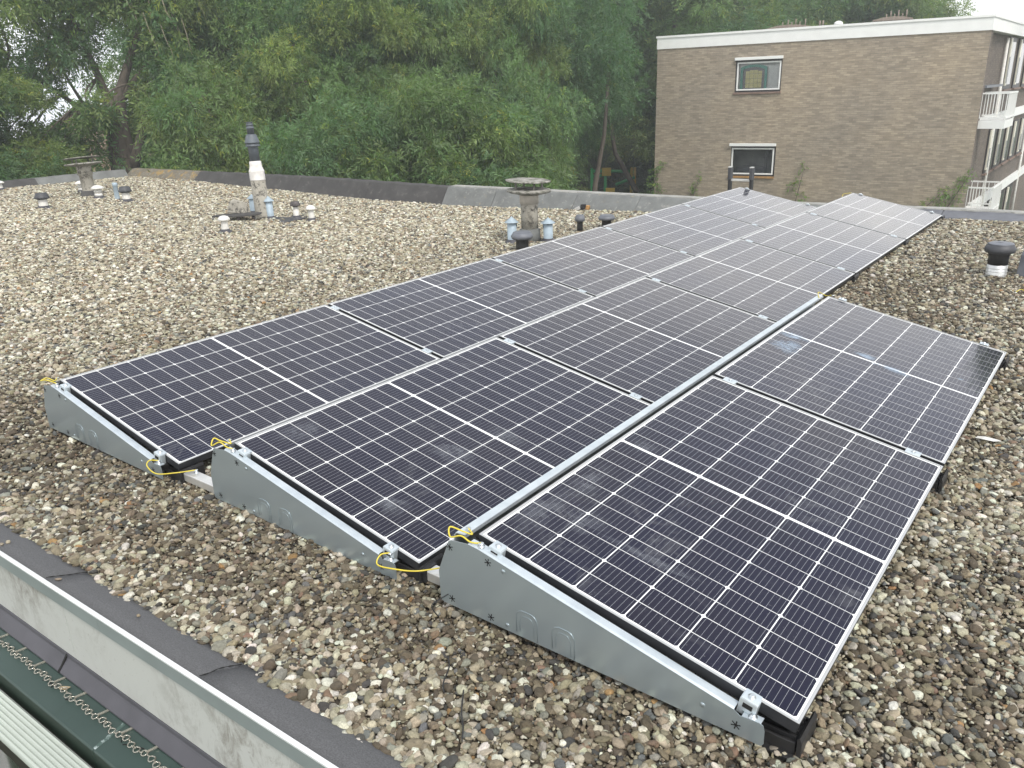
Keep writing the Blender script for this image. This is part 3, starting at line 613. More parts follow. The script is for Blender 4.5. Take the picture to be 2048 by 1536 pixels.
def _smear(name, op, c):
    t = NT(name); tcn = t.add('ShaderNodeTexCoord')
    sub = t.add('ShaderNodeVectorMath', operation='SUBTRACT'); t.link(tcn.outputs['Generated'], sub.inputs[0]); sub.inputs[1].default_value = (.5, .5, 0)
    sx = t.add('ShaderNodeSeparateXYZ'); t.link(sub.outputs[0], sx.inputs[0]); cb = t.add('ShaderNodeCombineXYZ'); t.link(sx.outputs[0], cb.inputs[0]); t.link(sx.outputs[1], cb.inputs[1])
    ln = t.add('ShaderNodeVectorMath', operation='LENGTH'); t.link(cb.outputs[0], ln.inputs[0])
    n = t.noise(16, 7, 0.7, dist=1.2, stretch=(1, 1.8, 1))
    mu = t.add('ShaderNodeMath', operation='MULTIPLY'); t.link(t.ramp(ln.outputs['Value'], [(0.12, 1.0), (0.5, 0.0)]), mu.inputs[0]); t.link(t.ramp(n, [(0.36, 0.0), (0.68, op)]), mu.inputs[1])
    ms = t.add('ShaderNodeMixShader'); tr = t.add('ShaderNodeBsdfTransparent'); t.link(mu.outputs[0], ms.inputs[0]); t.link(tr.outputs[0], ms.inputs[1]); t.link(t.b.outputs[0], ms.inputs[2]); t.link(ms.outputs[0], t.out.inputs[0])
    t.col(c); t.set(Roughness=0.8); return t.m
MT['smear'] = _smear('dried_smear', 0.26, (0.40, 0.43, 0.47)); MT['smear_pale'] = _smear('pale_bird_smear', 0.85, (0.40, 0.50, 0.62))
def smear(panel, spots, mat='smear'):
    for (x, y, rx, ry, a) in spots:
        b = MB(); n = 18; ph = random.uniform(0, 6)
        b.quad_mesh([(x + math.cos(a) * rx * c_ * w_ - math.sin(a) * ry * s_ * w_, y + math.sin(a) * rx * c_ * w_ + math.cos(a) * ry * s_ * w_, -0.0021) for c_, s_, w_ in [(math.cos(6.2832 * i / n), math.sin(6.2832 * i / n), 1 + .28 * math.sin(3 * 6.2832 * i / n + ph) + .15 * math.sin(7 * 6.2832 * i / n)) for i in range(n)]], [tuple(range(n))])
        b.build('dirt_smear', mat, panel, fix=False)
PAN = {o['label']: o for o in bpy.data.objects if o.get('category') == 'solar panel'}
smear(PAN[PLAB[(2, 1)]], [(.09, .85, .10, .045, .2), (.12, .66, .08, .11, .3), (.47, .92, .07, .035, -.3), (.62, .86, .11, .035, -.15), (.91, 1.06, .025, .012, .5)], 'smear_pale')
smear(PAN[PLAB[(2, 0)]], [(.07, .24, .06, .17, 0), (.08, .50, .05, .15, 0), (.20, .32, .08, .08, .5), (.10, .90, .05, .05, 0), (.45, .30, .22, .02, .1)])
smear(PAN[PLAB[(1, 0)]], [(.74, .17, .08, .06, .2), (.64, .62, .14, .07, .3), (.70, .92, .11, .06, .1), (.09, .26, .07, .12, 0)])

# clamps --------------------------------------------------------------
def end_clamp():
    root = empty('panel_clamp')
    b = MB(); b.box(-0.024, 0.024, -0.030, -0.024, -0.045, 0.004); b.box(-0.024, 0.024, -0.024, -0.001, -0.045, -0.040); b.box(-0.024, -0.020, -0.024, -0.002, -0.040, 0.004); b.box(0.020, 0.024, -0.024, -0.002, -0.040, 0.004)
    b.box(-0.022, 0.022, -0.030, 0.009, 0.004, 0.0072); b.build('clamp_body', 'galv_bright', root, bevel=0.0015)
    h = MB(); h.box(-0.013, 0.013, -0.0312, -0.0302, -0.020, -0.006); h.box(-0.008, 0.008, -0.0312, -0.0302, -0.036, -0.030, 1); h.build('slot', ['hole', 'galv'], root)
    q = MB(); q.lathe([(0.0105, 0.0073), (0.0105, 0.009), (0.0065, 0.0092), (0.0065, 0.0145), (0.0045, 0.0155), (0.0, 0.0155)], 12, 0, Matrix.Translation((0, -0.012, 0))); q.build('bolt', 'steel', root)
    p = MB(); p.box(-0.03, 0.03, -0.024, 0.010, -0.075, -0.048); p.build('clamp_seat', 'plastic', root, bevel=0.002)
    return root
def mid_clamp():
    root = empty('panel_clamp')
    b = MB(); b.box(-0.030, 0.030, -0.0225, 0.0225, 0.0003, 0.0040); b.box(-0.030, 0.030, -0.0085, 0.0085, -0.030, 0.0003); b.build('clamp_body', 'galv_bright', root, bevel=0.001)
    q = MB(); q.lathe([(0.0085, 0.0041), (0.0085, 0.0105), (0.005, 0.0115), (0.0, 0.0115)], 10); q.build('bolt', 'steel', root)
    return root
ec, mc = end_clamp(), mid_clamp(); e_used = m_used = False
SEAM = ['first', 'second', 'third', 'fourth']
for r, rw in enumerate(ROWS):
    A = row_mat(r)
    for side, s in (('upper', 0.085), ('lower', 0.915)):
        c = copy_tree(ec) if e_used else ec; e_used = True
        c.matrix_world = A @ Matrix.Translation((s, 0, 0))
        tag(c, f'silver slotted end clamp at the {side} near corner of the {RN[r]} panel row', 'clamp', 'clamps holding the solar panels')
        for k in range(1, rw['n']):
            c = copy_tree(mc) if m_used else mc; m_used = True
            c.matrix_world = A @ Matrix.Translation((s, k * (LEN + GAP) - GAP / 2, 0))
            sm_ = f'{SEAM[k-1]} seam'
            tag(c, f'small silver clamp in the {RN[r]} row, {sm_} from the near end, {side} edge', 'clamp', 'clamps holding the solar panels')
        c = copy_tree(ec); c.matrix_world = A @ Matrix.Translation((s, rw['n'] * (LEN + GAP) - GAP, 0)) @ Matrix.Rotation(math.pi, 4, 'Z')
        [bpy.data.objects.remove(x) for x in list(c.children) if x.name.startswith('clamp_seat')]
        tag(c, f'silver end clamp at the {side} far corner of the {RN[r]} panel row', 'clamp', 'clamps holding the solar panels')

# end plates ----------------------------------------------------------
PO = [(-0.122, 0.050), (-0.123, 0.158), (-0.118, 0.172), (-0.072, 0.284), (-0.064, 0.290), (0.008, 0.300), (0.052, 0.2945), (0.885, 0.112), (0.900, 0.101), (0.952, 0.104), (0.962, 0.100), (0.966, 0.085), (0.9665, 0.046), (0.960, 0.036), (-0.110, 0.044)]
PO = [(x - 0.018, z - 0.017) for x, z in PO]
def arch(cx, zb, w, h, tilt=0.0):
    pts = []
    for k in range(15):
        a = math.pi * (1 - k / 14.0); pts.append((cx + w / 2 * (abs(math.cos(a)) ** 0.6) * (1 if math.cos(a) > 0 else -1), -0.0008, zb + h - 0.03 + 0.03 * math.sin(a)))
    return [(cx - w / 2, -0.0008, zb)] + pts + [(cx + w / 2, -0.0008, zb - 0.008)]
def make_plate():
    root = empty('end_plate')
    b = MB(); b.prism(PO, 0.0, 0.0016, 0)
    for i, (cx, zb) in enumerate(((0.211, 0.038), (0.343, 0.035))):
        b.tube(arch(cx, zb, 0.078, 0.083), 0.0009, 6, 0); b.tube(arch(cx, zb + 0.004, 0.052, 0.062), 0.0005, 6, 0)
    for (cx, cz) in ((0.128, 0.235), (0.136, 0.045), (0.782, 0.068)):
        b.lathe([(0.0075, 0), (0.0065, 0.0016), (0.0, 0.0022)], 14, 0, Matrix.Translation((cx, 0, cz)) @ Matrix.Rotation(math.pi / 2, 4, 'X'))
    b.build('plate', 'galv', root)
    f = MB(); tp = [(-0.008, 0.2830), (0.034, 0.2780), (0.866, 0.0955)]
    vs = []
    for x, z in tp: vs += [(x, 0.0, z), (x + 0.0009, 0.005, z + 0.0042), (x + 0.0011, 0.029, z + 0.0050), (x + 0.0009, 0.029, z + 0.0035)]
    fs = []
    for i in range(2):
        for k in range(3): fs.append((i * 4 + k, i * 4 + k + 1, (i + 1) * 4 + k + 1, (i + 1) * 4 + k))
    f.quad_mesh(vs, fs, 0); f.build('flange', 'galv_bright', root, fix=False)
    f2 = MB(); f2.box(0.887, 0.937, 0.0017, 0.026, 0.0835, 0.0855); f2.build('tab', 'galv_bright', root)
    h = MB()
    for (cx, cz) in ((-0.086, 0.247), (0.069, 0.245), (-0.090, 0.053), (0.071, 0.047), (0.874, 0.050)):
        for k in range(6):
            a = math.pi * k / 3 + 0.3; d = Vector((math.cos(a), 0, math.sin(a))); e = Vector((-math.sin(a), 0, math.cos(a)))
            o = Vector((cx, -0.0006, cz)); w = 0.0019
            h.quad_mesh([o + d * 0.003 - e * w * .7, o + d * 0.0135 - e * w, o + d * 0.0135 + e * w, o + d * 0.003 + e * w * .7], [(0, 1, 2, 3)])
        h.lathe([(0.0048, 0), (0.0, 0.0003)], 10, 0, Matrix.Translation((cx, -0.0003, cz)) @ Matrix.Rotation(math.pi / 2, 4, 'X'))
    h.build('star_cutouts', 'hole', root, fix=False)
    for (cx, cy, cz) in ((0.034, 0.014, 0.2825), (0.912, 0.013, 0.0855)):
        q = MB(); T = Matrix.Translation((cx, cy, cz)); q.lathe([(0.012, 0), (0.012, 0.002), (0.0075, 0.0021), (0.0075, 0.008), (0.005, 0.0095), (0, 0.0095)], 12, 0, T); q.build('bolt', 'steel', root)
    return root
pl0 = make_plate()
PL = ['leftmost galvanised end plate with star cutouts, closing the left panel row', 'middle galvanised end plate with star cutouts, between two bare rails', 'nearest and largest looking galvanised end plate with two embossed arches']
for r, rw in enumerate(ROWS):
    c = pl0 if r == 0 else copy_tree(pl0)
    c.location = (rw['x'], rw['y'] - 0.047, rw['z'] - 0.300 - (0.0 if r else 0.004)); tag(c, PL[r], 'end plate', 'end plates of the panel rows')
    c2 = copy_tree(pl0); c2.location = (rw['x'], rw['y'] + rw['n'] * (LEN + GAP) - GAP + 0.020, rw['z'] - 0.345); c2.scale = (1, -1, 1)
    tag(c2, f'galvanised end plate closing the far end of the {RN[r]} row, mostly hidden by its panel', 'end plate', 'end plates of the panel rows')

# rear deflector sheets behind the high edge -------------------------
DL = ['thin grey rear sheet under the raised edge of the left row, facing open gravel', 'thin grey rear sheet between the left and the middle panel row', 'pale blue grey rear sheet between the middle row and the short right row']
for r, rw in enumerate(ROWS):
    y0, y1 = -0.015, rw['n'] * (LEN + GAP) + 0.02
    s = MB(); lipw = (0.018, 0.020, 0.040)[r]; xa = (-0.036, -0.040, -0.086)[r]; zt = -0.013
    prof = [(xa + lipw, zt - 0.012), (xa + lipw - 0.001, zt), (xa, zt - 0.003), (xa - 0.006, zt - 0.012), (-0.128, -0.262), (-0.126, -0.264), (xa - 0.003, zt - 0.013), (xa + 0.004, zt - 0.005), (xa + lipw - 0.003, zt - 0.002), (xa + lipw - 0.002, zt - 0.012)]
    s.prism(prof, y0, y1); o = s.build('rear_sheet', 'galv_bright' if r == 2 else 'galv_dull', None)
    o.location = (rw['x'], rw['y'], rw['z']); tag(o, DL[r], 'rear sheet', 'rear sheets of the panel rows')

# black plastic feet --------------------------------------------------
def make_foot():
    root = empty('mounting_foot')
    b = MB(); b.box(-0.105, 0.05, -0.075, 0.075, 0.0, 0.016); b.box(-0.095, 0.035, -0.055, -0.047, 0.016, 0.052); b.box(-0.095, 0.035, 0.047, 0.055, 0.016, 0.052)
    b.box(-0.105, 0.042, -0.045, 0.045, 0.016, 0.030); b.build('foot_base', 'plastic', root, bevel=0.002)
    a = MB()
    for y in (-0.040, -0.018, 0.018, 0.034): a.box(-0.085, 0.03, y, y + 0.006, 0.030, 0.060)
    a.box(-0.09, -0.075, -0.045, 0.045, 0.030, 0.064); a.box(0.0, 0.034, -0.045, 0.045, 0.0305, 0.048); a.build('foot_ribs', 'plastic', root, bevel=0.001)
    p = MB(); p.prism([(0.040, 0.0), (0.050, 0.0), (0.052, 0.062), (0.046, 0.076), (0.040, 0.070)], -0.06, 0.06); p.build('foot_flap', 'plastic', root)
    return root
ft0 = make_foot(); used = False
for r, rw in enumerate(ROWS):
    xl = rw['x'] + WID * math.cos(rw['t']); wh = ['near end'] + [f'{SEAM[k]} seam' for k in range(rw['n'] - 1)] + ['far end']
    for k in range(rw['n'] + 1):
        y = rw['y'] + k * (LEN + GAP) - GAP / 2
        c = copy_tree(ft0) if used else ft0; used = True
        c.location = (xl - 0.038, y + (0.0 if k else 0.065), -0.012 + (0.0 if y < 2 else 0.0)); c.scale = (1, 1, 1.0)
        tag(c, f'black plastic foot under the low edge of the {RN[r]} row at its {wh[k]}', 'mounting foot', 'black feet under the low panel edges')
ft_hi = empty('mounting_foot'); b = MB(); b.box(-0.13, 0.06, -0.06, 0.06, 0.0, 0.035); b.box(-0.10, 0.03, -0.03, 0.03, 0.035, 0.25); b.build('foot_base', 'plastic', ft_hi, bevel=0.003)
b = MB(); b.box(-0.11, 0.05, -0.034, 0.034, 0.2505, 0.258); b.build('foot_head', 'plastic', ft_hi)
for r, rw in enumerate(ROWS):
    c = copy_tree(ft_hi) if r else ft_hi; c.location = (rw['x'] + 0.05, rw['y'] + 0.085, -0.006)
    tag(c, f'tall black foot behind the end plate under the high near corner of the {RN[r]} row', 'mounting foot', 'tall black feet under the high panel edges')

# base rails ----------------------------------------------------------
RL = ['bare silver base rail on the gravel between the left and the middle end plate', 'bare silver base rail on the gravel between the middle and the nearest end plate']
for i, (x0, x1) in enumerate(((1.035, 1.42), (2.475, 2.76))):
    rt = empty('base_rail', (x0, 0.028 + ROWS[i]['y'], 0.0), label=RL[i], cat='rail', group='bare base rails between the rows')
    b = MB(); b.box(0, x1 - x0, -0.025, 0.025, 0.012, 0.052); b.build('rail_body', 'alu', rt, bevel=0.004)
    q = MB(); q.lathe([(0.011, 0.0521), (0.011, 0.054), (0.007, 0.0541), (0.007, 0.062), (0, 0.063)], 12, 0, Matrix.Translation((0.05, 0.01, 0))); q.build('bolt', 'steel', rt)
    q = MB(); q.box(-0.035, 0.0, -0.03, 0.03, 0.004, 0.056); q.build('rail_sleeve', 'plastic', rt, bevel=0.003)

# yellow bonding wires -----------------------------------------------
def spline(pts, n=12):
    P = [Vector(p) for p in pts]; out = []
    for i in range(len(P) - 1):
        p0, p1, p2, p3 = P[max(i - 1, 0)], P[i], P[i + 1], P[min(i + 2, len(P) - 1)]
        for k in range(n):
            t = k / n; out.append(0.5 * ((2 * p1) + (-p0 + p2) * t + (2 * p0 - 5 * p1 + 4 * p2 - p3) * t * t + (-p0 + 3 * p1 - 3 * p2 + p3) * t ** 3))
    out.append(P[-1]); return out
def wire(pts, label):
    rt = empty('bonding_wire', pts[0], label=label, cat='wire', group='yellow bonding wires')
    pts = [pts[0]] + [tuple(c_ + random.uniform(-.008, .008) for c_ in p_) for p_ in pts[1:-1]] + [pts[-1]]
    q = [Vector(p) - Vector(pts[0]) for p in spline(pts)]
    b = MB(); b.tube(q, 0.0027, 8); b.build('wire_sheath', 'yellow', rt)
    b = MB()
    for e in (q[0], q[-1]): b.lathe([(0.009, -0.003), (0.009, 0.001), (0.004, 0.0015), (0, 0.0015)], 10, 0, Matrix.Translation(e))
    b.build('cable_lug', 'steel', rt)
WL = ['yellow wire looped on top of the leftmost end plate', 'yellow wire looped on top of the middle end plate', 'yellow wire looped on top of the nearest end plate']
for r, rw in enumerate(ROWS):
    X, Y, Z = rw['x'], rw['y'], rw['z']
    wire([(X + 0.034, Y - 0.033, Z - 0.006), (X + 0.005, Y - 0.042, Z + 0.000), (X - 0.03, Y - 0.048, Z + 0.002), (X - 0.076, Y - 0.052, Z - 0.006), (X - 0.092, Y - 0.030, Z + 0.002), (X - 0.055, Y - 0.02, Z + 0.008), (X - 0.02, Y - 0.012, Z + 0.0), (X - 0.055, Y + 0.012, Z - 0.004)], WL[r])
for r, lb in ((0, 'yellow wire looping down from the left end plate to the first bare rail'), (1, 'yellow wire looping down from the middle end plate to the second bare rail')):
    X, Y = ROWS[r]['x'], ROWS[r]['y']
    wire([(X + 0.912, Y - 0.034, 0.096), (X + 0.893, Y - 0.058, 0.100), (X + 0.905, Y - 0.085, 0.082), (X + 0.965, Y - 0.080, 0.070), (X + 1.035, Y - 0.035, 0.066), (X + (1.085 if r == 0 else 1.096), Y + 0.038, 0.066)], lb)
wire([(2.705, 3.50, 0.292), (2.68, 3.56, 0.305), (2.66, 3.64, 0.30), (2.69, 3.70, 0.27), (2.72, 3.66, 0.285), (2.76, 3.60, 0.297)], 'yellow wire at the far end of the pale rear sheet, beside the middle row')
wire([(1.37, 8.62, 0.262), (1.35, 8.70, 0.285), (1.37, 8.80, 0.29), (1.40, 8.90, 0.28)], 'yellow wire at the far upper corner of the middle row, before the brick wall')
wire([(3.60, 5.42, 0.03), (3.62, 5.50, 0.035), (3.66, 5.52, 0.03), (3.72, 5.50, 0.03), (3.80, 5.47, 0.03), (3.9, 5.5, 0.03)], 'yellow wire lying on the gravel at the right, near the grey vent')

# cable ties and scraps on the gravel
def tie(pts, label):
    t = MB(); t.tube(spline(pts, 8), 0.0022, 6); o = t.build('cable_tie', 'plastic'); tag(o, label, 'cable tie', 'black cable ties')
tie([(2.93, -0.30, 0.012), (2.96, -0.34, 0.018), (2.99, -0.38, 0.016), (3.03, -0.42, 0.022), (3.06, -0.46, 0.020)], 'black cable tie tail lying on gravel before the nearest end plate, right one')
tie([(2.80, -0.22, 0.012), (2.84, -0.26, 0.018), (2.87, -0.32, 0.016), (2.90, -0.35, 0.020)], 'black cable tie tail lying on gravel before the nearest end plate, left one')
tie([(2.655, -0.10, 0.02), (2.640, -0.112, 0.065), (2.645, -0.06, 0.070), (2.650, -0.01, 0.066)], 'black cable tie wrapped over the second bare rail by the nearest end plate')
t = MB(); t.quad_mesh([(-0.07, -0.01, 0), (-0.03, -0.025, 0.006), (0.03, -0.02, 0.003), (0.07, -0.005, 0.008), (0.05, 0.02, 0.003), (-0.02, 0.018, 0.009), (-0.06, 0.012, 0.004)], [(0, 1, 5, 6), (1, 2, 4, 5), (2, 3, 4)]); o = t.build('plastic_scrap', 'pvc_white'); o.location = (3.86, 2.35, 0.016); o.scale = (.75, .75, .75); o.modifiers.new('s', 'SOLIDIFY').thickness = 0.002
tag(o, 'white plastic scrap on the gravel right of the short row', 'scrap')
def pebble(name, loc, s, c, label, rot=0.0):
    bm = bmesh.new(); bmesh.ops.create_icosphere(bm, subdivisions=3, radius=1.0)
    for v in bm.verts:
        n = Vector((math.sin(v.co.x * 2.1 + loc[0] * 9), math.sin(v.co.y * 2.7 + loc[1] * 5), math.sin(v.co.z * 2.3 + loc[0]))) * 0.13; v.co += n
        v.co = Vector((v.co.x * s[0], v.co.y * s[1], v.co.z * s[2]))
    me = bpy.data.meshes.new(name); bm.to_mesh(me); bm.free(); me.polygons.foreach_set('use_smooth', [True] * len(me.polygons))
    me.materials.append(simple('loose_stone', c, 0.75, 0, 0.3, 60, 0.2)); o = bpy.data.objects.new(name, me); COL.objects.link(o); o.location = loc; o.rotation_euler = (0.1, 0.1, rot)
    tag(o, label, 'stone', 'stray stones on the edge strip')
pebble('stray_stone', (1.440, -0.730, 0.055), (0.011, 0.005, 0.005), (0.2, 0.16, 0.12), 'thin brown stone lying across a lap of the bitumen strip', 0.9)
pebble('stray_stone', (1.86, -0.672, 0.042), (0.007, 0.006, 0.006), (0.22, 0.18, 0.12), 'small square brown stone alone on the bitumen strip', 0.4)
pebble('stray_stone', (1.00, -0.715, 0.048), (0.011, 0.009, 0.007), (0.33, 0.29, 0.21), 'tan stone near the left picture edge on the bitumen strip, upper of two', 0.2)
pebble('stray_stone', (1.01, -0.742, 0.055), (0.010, 0.008, 0.006), (0.22, 0.19, 0.14), 'brown stone near the left picture edge on the bitumen strip, lower of two', 1.2)

# bird spike strip on the green ledge ---------------------------------
sp = empty('bird_spike_strip', (0.6, -0.834 + ey(0.6), -0.286), (0, 0, math.atan(SH)), label='clear plastic bird spike strip with rings and pegs along the green ledge', cat='bird spikes')
b = MB(); pegs = MB(); k = 0; x = 0.0
while x < 2.4:
    zc = 0.010 + 0.002 * math.sin(k * 2.2); yo = 0.004 * math.sin(k * 1.7)
    ring = [(x + 0.0115 * math.cos(a), yo + 0.0105 * math.sin(a), zc + 0.002 * math.cos(2 * a)) for a in [2 * math.pi * i / 12 for i in range(12)]]
    b.tube(ring, 0.0022, 6, 0, None, True); b.tube([(x + 0.0105, yo, zc), (x + 0.018, yo + 0.002, zc - 0.004), (x + 0.0255, 0.004 * math.sin((k + 1) * 1.7), zc)], 0.0026, 6)
    if k % 4 == 1:
        pegs.box(x - 0.004, x + 0.004, 0.006, 0.045, zc - 0.001, zc + 0.003, 0, Matrix.Translation((x, 0, 0)) @ Matrix.Rotation(-0.25, 4, 'Z') @ Matrix.Translation((-x, 0, 0)))
    k += 1; x += 0.036
b.build('ring_chain', 'clear', sp); pegs.build('pegs', 'clear', sp)
g2 = MB()
for i in range(26):
    x = random.uniform(0.2, 2.3); y = random.uniform(-0.012, 0.004); L = random.uniform(0.012, 0.03); a = random.uniform(0, 6.28)
    g2.tube([(x, y, 0.002), (x + L * .5 * math.cos(a), y + L * .3 * math.sin(a), 0.006), (x + L * math.cos(a), y + L * .5 * math.sin(a), 0.003)], 0.0016, 5)
g2.build('caught_litter', 'hole', sp)
t = MB(); t.quad_mesh([(-0.022, -0.002, 0.004), (-0.008, -0.009, 0.001), (0.014, -0.006, 0.003), (0.024, 0.003, 0.006), (0.010, 0.009, 0.002), (-0.010, 0.007, 0.003)], [(0, 1, 5), (1, 2, 4, 5), (2, 3, 4)]); o = t.build('dead_leaf', 'dryleaf'); o.location = (1.555, -0.838, -0.284); o.rotation_euler = (0, 0, 0.5)
o.modifiers.new('s', 'SOLIDIFY').thickness = 0.001; tag(o, 'curled dry tan leaf caught on the bird spikes', 'leaf')

# ------------------------------------------------------------------ vents, pipes and chimneys on the roof
def at(x, y, dz=0.0): return (x, y, float(gz(x, y)) + dz)
def vent(x, y, label, kind, h, w, tilt=(0, 0)):
    rt = empty('roof_vent', at(x, y, -0.01), (tilt[0], tilt[1], random.uniform(0, 6)), label, 'vent', 'small vents on the gravel roof'); fl = MB(); fl.lathe([(w * .62, .004), (w * .60, .020), (w * .40, .034), (w * .36, .050), (w * .30, .051)], 22, 0, None, True, .03)
    if kind not in ('box', 'bowl', 'bowl_duct'): fl.build('flashing', 'lead', rt)
    h = (h + 0.012) * (1.06 if y < 6.6 and x > -2 else 1.12); r = w / 2
    c = MB(); p = MB(); k = MB()
    if kind == 'mushroom_dark':
        p.lathe([(r * .66, 0), (r * .60, 0.02), (r * .58, h * .58), (r * .52, h * .6), (r * .50, h * .66)], 24); p.build('pipe', 'pvc_cream', rt)
        c.lathe([(r * .5, h * .60), (r * .62, h * .585), (r * .97, h * .66), (r, h * .72), (r * .93, h * .78), (r * .74, h * .985), (r * .66, h), (0, h * 1.005)], 28); c.build('cap', 'cap_dark', rt)
    elif kind == 'mushroom_brown':
        p.lathe([(r * .62, 0), (r * .56, 0.02), (r * .54, h * .55), (r * .45, h * .56), (r * .45, h * .7)], 24); p.build('pipe', 'pvc_cream', rt)
        k.lathe([(r * .42, h * .56), (r * .42, h * .74)], 20); k.build('neck', 'cap_dark', rt)
        c.lathe([(r * .5, h * .72), (r * .95, h * .76), (r, h * .80), (r * .82, h * .93), (r * .80, h), (0, h)], 28); c.build('cap', 'cap_brown', rt)
    elif kind == 'white':
        p.lathe([(r * .68, 0), (r * .60, h * .3), (r * .52, h * .66), (r * .50, h * .74)], 24); p.build('pipe', 'pvc_white', rt)
        c.lathe([(r * .5, h * .70), (r * .93, h * .72), (r, h * .77), (r * .97, h * .82), (r * .7, h * .95), (r * .3, h), (0, h)], 28); c.build('cap', 'pvc_white', rt)
    elif kind == 'white_ribbed':
        pr = [(r * .75, 0), (r * .72, h * .14)]
        for i in range(4): z = h * (.16 + .13 * i); pr += [(r * .62, z), (r * .58, z + h * .09), (r * .52 if i % 2 else r * .64, z + h * .1)]
        p.lathe(pr + [(r * .5, h * .72)], 24); p.build('pipe', 'pvc_white', rt)
        c.lathe([(r * .5, h * .70), (r * .95, h * .72), (r, h * .77), (r * .9, h * .86), (r * .45, h * .98), (0, h)], 28); c.build('cap', 'pvc_white', rt)
    elif kind == 'blue_cone':
        p.lathe([(r * .70, 0), (r * .66, 0.01), (r * .66, h * .76), (r * .60, h * .765)], 24); p.build('pipe', 'pvc_blue', rt)
        k.lathe([(r * .68, h * .755), (r * .68, h * .785)], 24); k.box(r * .64, r * .72, -0.012, 0.012, h * .60, h * .74); k.build('clip', 'cap_dark', rt)
        c.lathe([(r * .4, h * .77), (r, h * .775), (r * 1.0, h * .79), (r * .12, h * .97), (r * .08, h), (0, h)], 28); c.build('cap', 'pvc_blue', rt)
    elif kind == 'blue_pipe':
        p.lathe([(r * 1.05, 0), (r * .95, 0.02), (r * .92, h * .8), (r, h * .81), (r, h * .97), (r * .85, h), (r * .75, h), (r * .75, h * .85), (0, h * .84)], 24); p.build('pipe', 'pvc_blue', rt)
    elif kind == 'bowl':
        p.lathe([(r * .60, 0), (r * .58, h * .3), (r * .56, h * .55), (r * .66, h * .64)], 28); p.build('pipe', 'plastic', rt)
        c.lathe([(r * .62, h * .60), (r * .92, h * .64), (r, h * .74), (r * .96, h * .82), (r * .78, h * .955), (r * .74, h * .96)], 32); c.build('cap', 'cap_grey', rt)
        k.lathe([(r * .77, h * .958), (r * .78, h * .965), (r * .70, h * .985), (r * .4, h), (0, h)], 32); k.build('lid', 'cap_grey', rt)
    elif kind == 'bowl_duct':
        p.lathe([(r * .68, 0), (r * .665, h * .04), (r * .665, h * .36), (r * .64, h * .365)], 32)
        for i in range(3): p.lathe([(r * .665, h * (.08 + .09 * i)), (r * .685, h * (.085 + .09 * i)), (r * .685, h * (.095 + .09 * i)), (r * .665, h * (.10 + .09 * i))], 32)
        p.build('pipe', 'duct', rt)
        pr = [(r * .66, h * .37)]
        k.lathe([(r * .655, h * .365), (r * .655, h * .60), (r * .70, h * .66), (r * .72, h * .70)], 32); k.build('neck', 'plastic', rt)
        for i in range(20):
            pass
        c.lathe([(r * .68, h * .68), (r * .96, h * .72), (r, h * .79), (r * .985, h * .84), (r * .84, h * .94), (r * .80, h * .945)], 36); c.build('cap', 'cap_dark', rt)
        q = MB(); q.lathe([(r * .83, h * .943), (r * .84, h * .955), (r * .76, h * .975), (r * .5, h * .985), (r * .12, h * .99), (r * .12, h), (0, h)], 36); q.build('lid', 'cap_grey', rt)
    elif kind == 'box':
        p.prism([(-r, 0), (r, 0), (r * .72, h * .8), (r * .4, h), (-r * .4, h), (-r * .72, h * .8)], -r * .8, r * .8); p.build('hood', 'cap_grey', rt, bevel=0.006)
        c.box(-r * 1.25, r * 1.25, -r, r, 0.0, 0.018); c.build('base_plate', 'lead', rt)
    return rt
vent(-10.93, 4.75, 'dark capped vent on a pale pipe, alone far left on the gravel', 'mushroom_dark', .226, .245)
vent(-13.12, 6.49, 'small white ribbed vent behind the foot of the left concrete chimney', 'white_ribbed', .20, .22)
vent(-11.73, 6.13, 'white ribbed vent right beside the foot of the left concrete chimney', 'white_ribbed', .213, .235)
vent(-11.18, 6.20, 'open pale blue pipe standing next to a dark capped vent', 'blue_pipe', .274, .095)
vent(-10.79, 6.17, 'dark capped vent on a pale pipe, beside the open blue pipe', 'mushroom_dark', .234, .235)
vent(-6.49, 6.15, 'pale blue pipe with cone hat, right of the tall flue chimney', 'blue_cone', .305, .168)
vent(-7.40, 6.50, 'pale blue pipe with cone hat, left behind the tall flue chimney', 'blue_cone', .27, .165)
vent(-5.61, 4.75, 'white mushroom vent standing nearer than the tall flue chimney', 'white', .193, .163)
vent(-6.21, 6.43, 'brown capped vent right of the tall flue chimney', 'mushroom_brown', .222, .164)
vent(-5.75, 6.35, 'white mushroom vent farthest right of the tall flue group', 'white', .201, .152)
vent(-1.55, 5.86, 'pale blue pipe with cone hat, left of the right concrete chimney', 'blue_cone', .285, .165)
vent(-1.21, 6.11, 'pale blue pipe with cone hat and clip, right of the right concrete chimney', 'blue_cone', .262, .170)
vent(-1.10, 5.45, 'wide dark bowl shaped vent in front of the right concrete chimney', 'bowl', .195, .245)
vent(-1.326, 6.98, 'slim dark vent behind the left row, right of the concrete chimney', 'bowl', .185, .128)
vent(-1.20, 7.42, 'wide dark vent half hidden behind the left row', 'bowl', .145, .22)
vent(3.383, 6.03, 'black bowl vent on a shiny duct, alone at the right', 'bowl_duct', .262, .232)
vent(3.63, 6.15, 'grey hooded vent cut by the right picture edge', 'box', .20, .20)
vent(-16.0, 6.1, 'white vent cut by the left picture edge, by the parapet', 'white', .185, .22) if False else None
vent(-15.35, 5.82, 'white vent at the left picture edge close to the parapet', 'white', .17, .21)

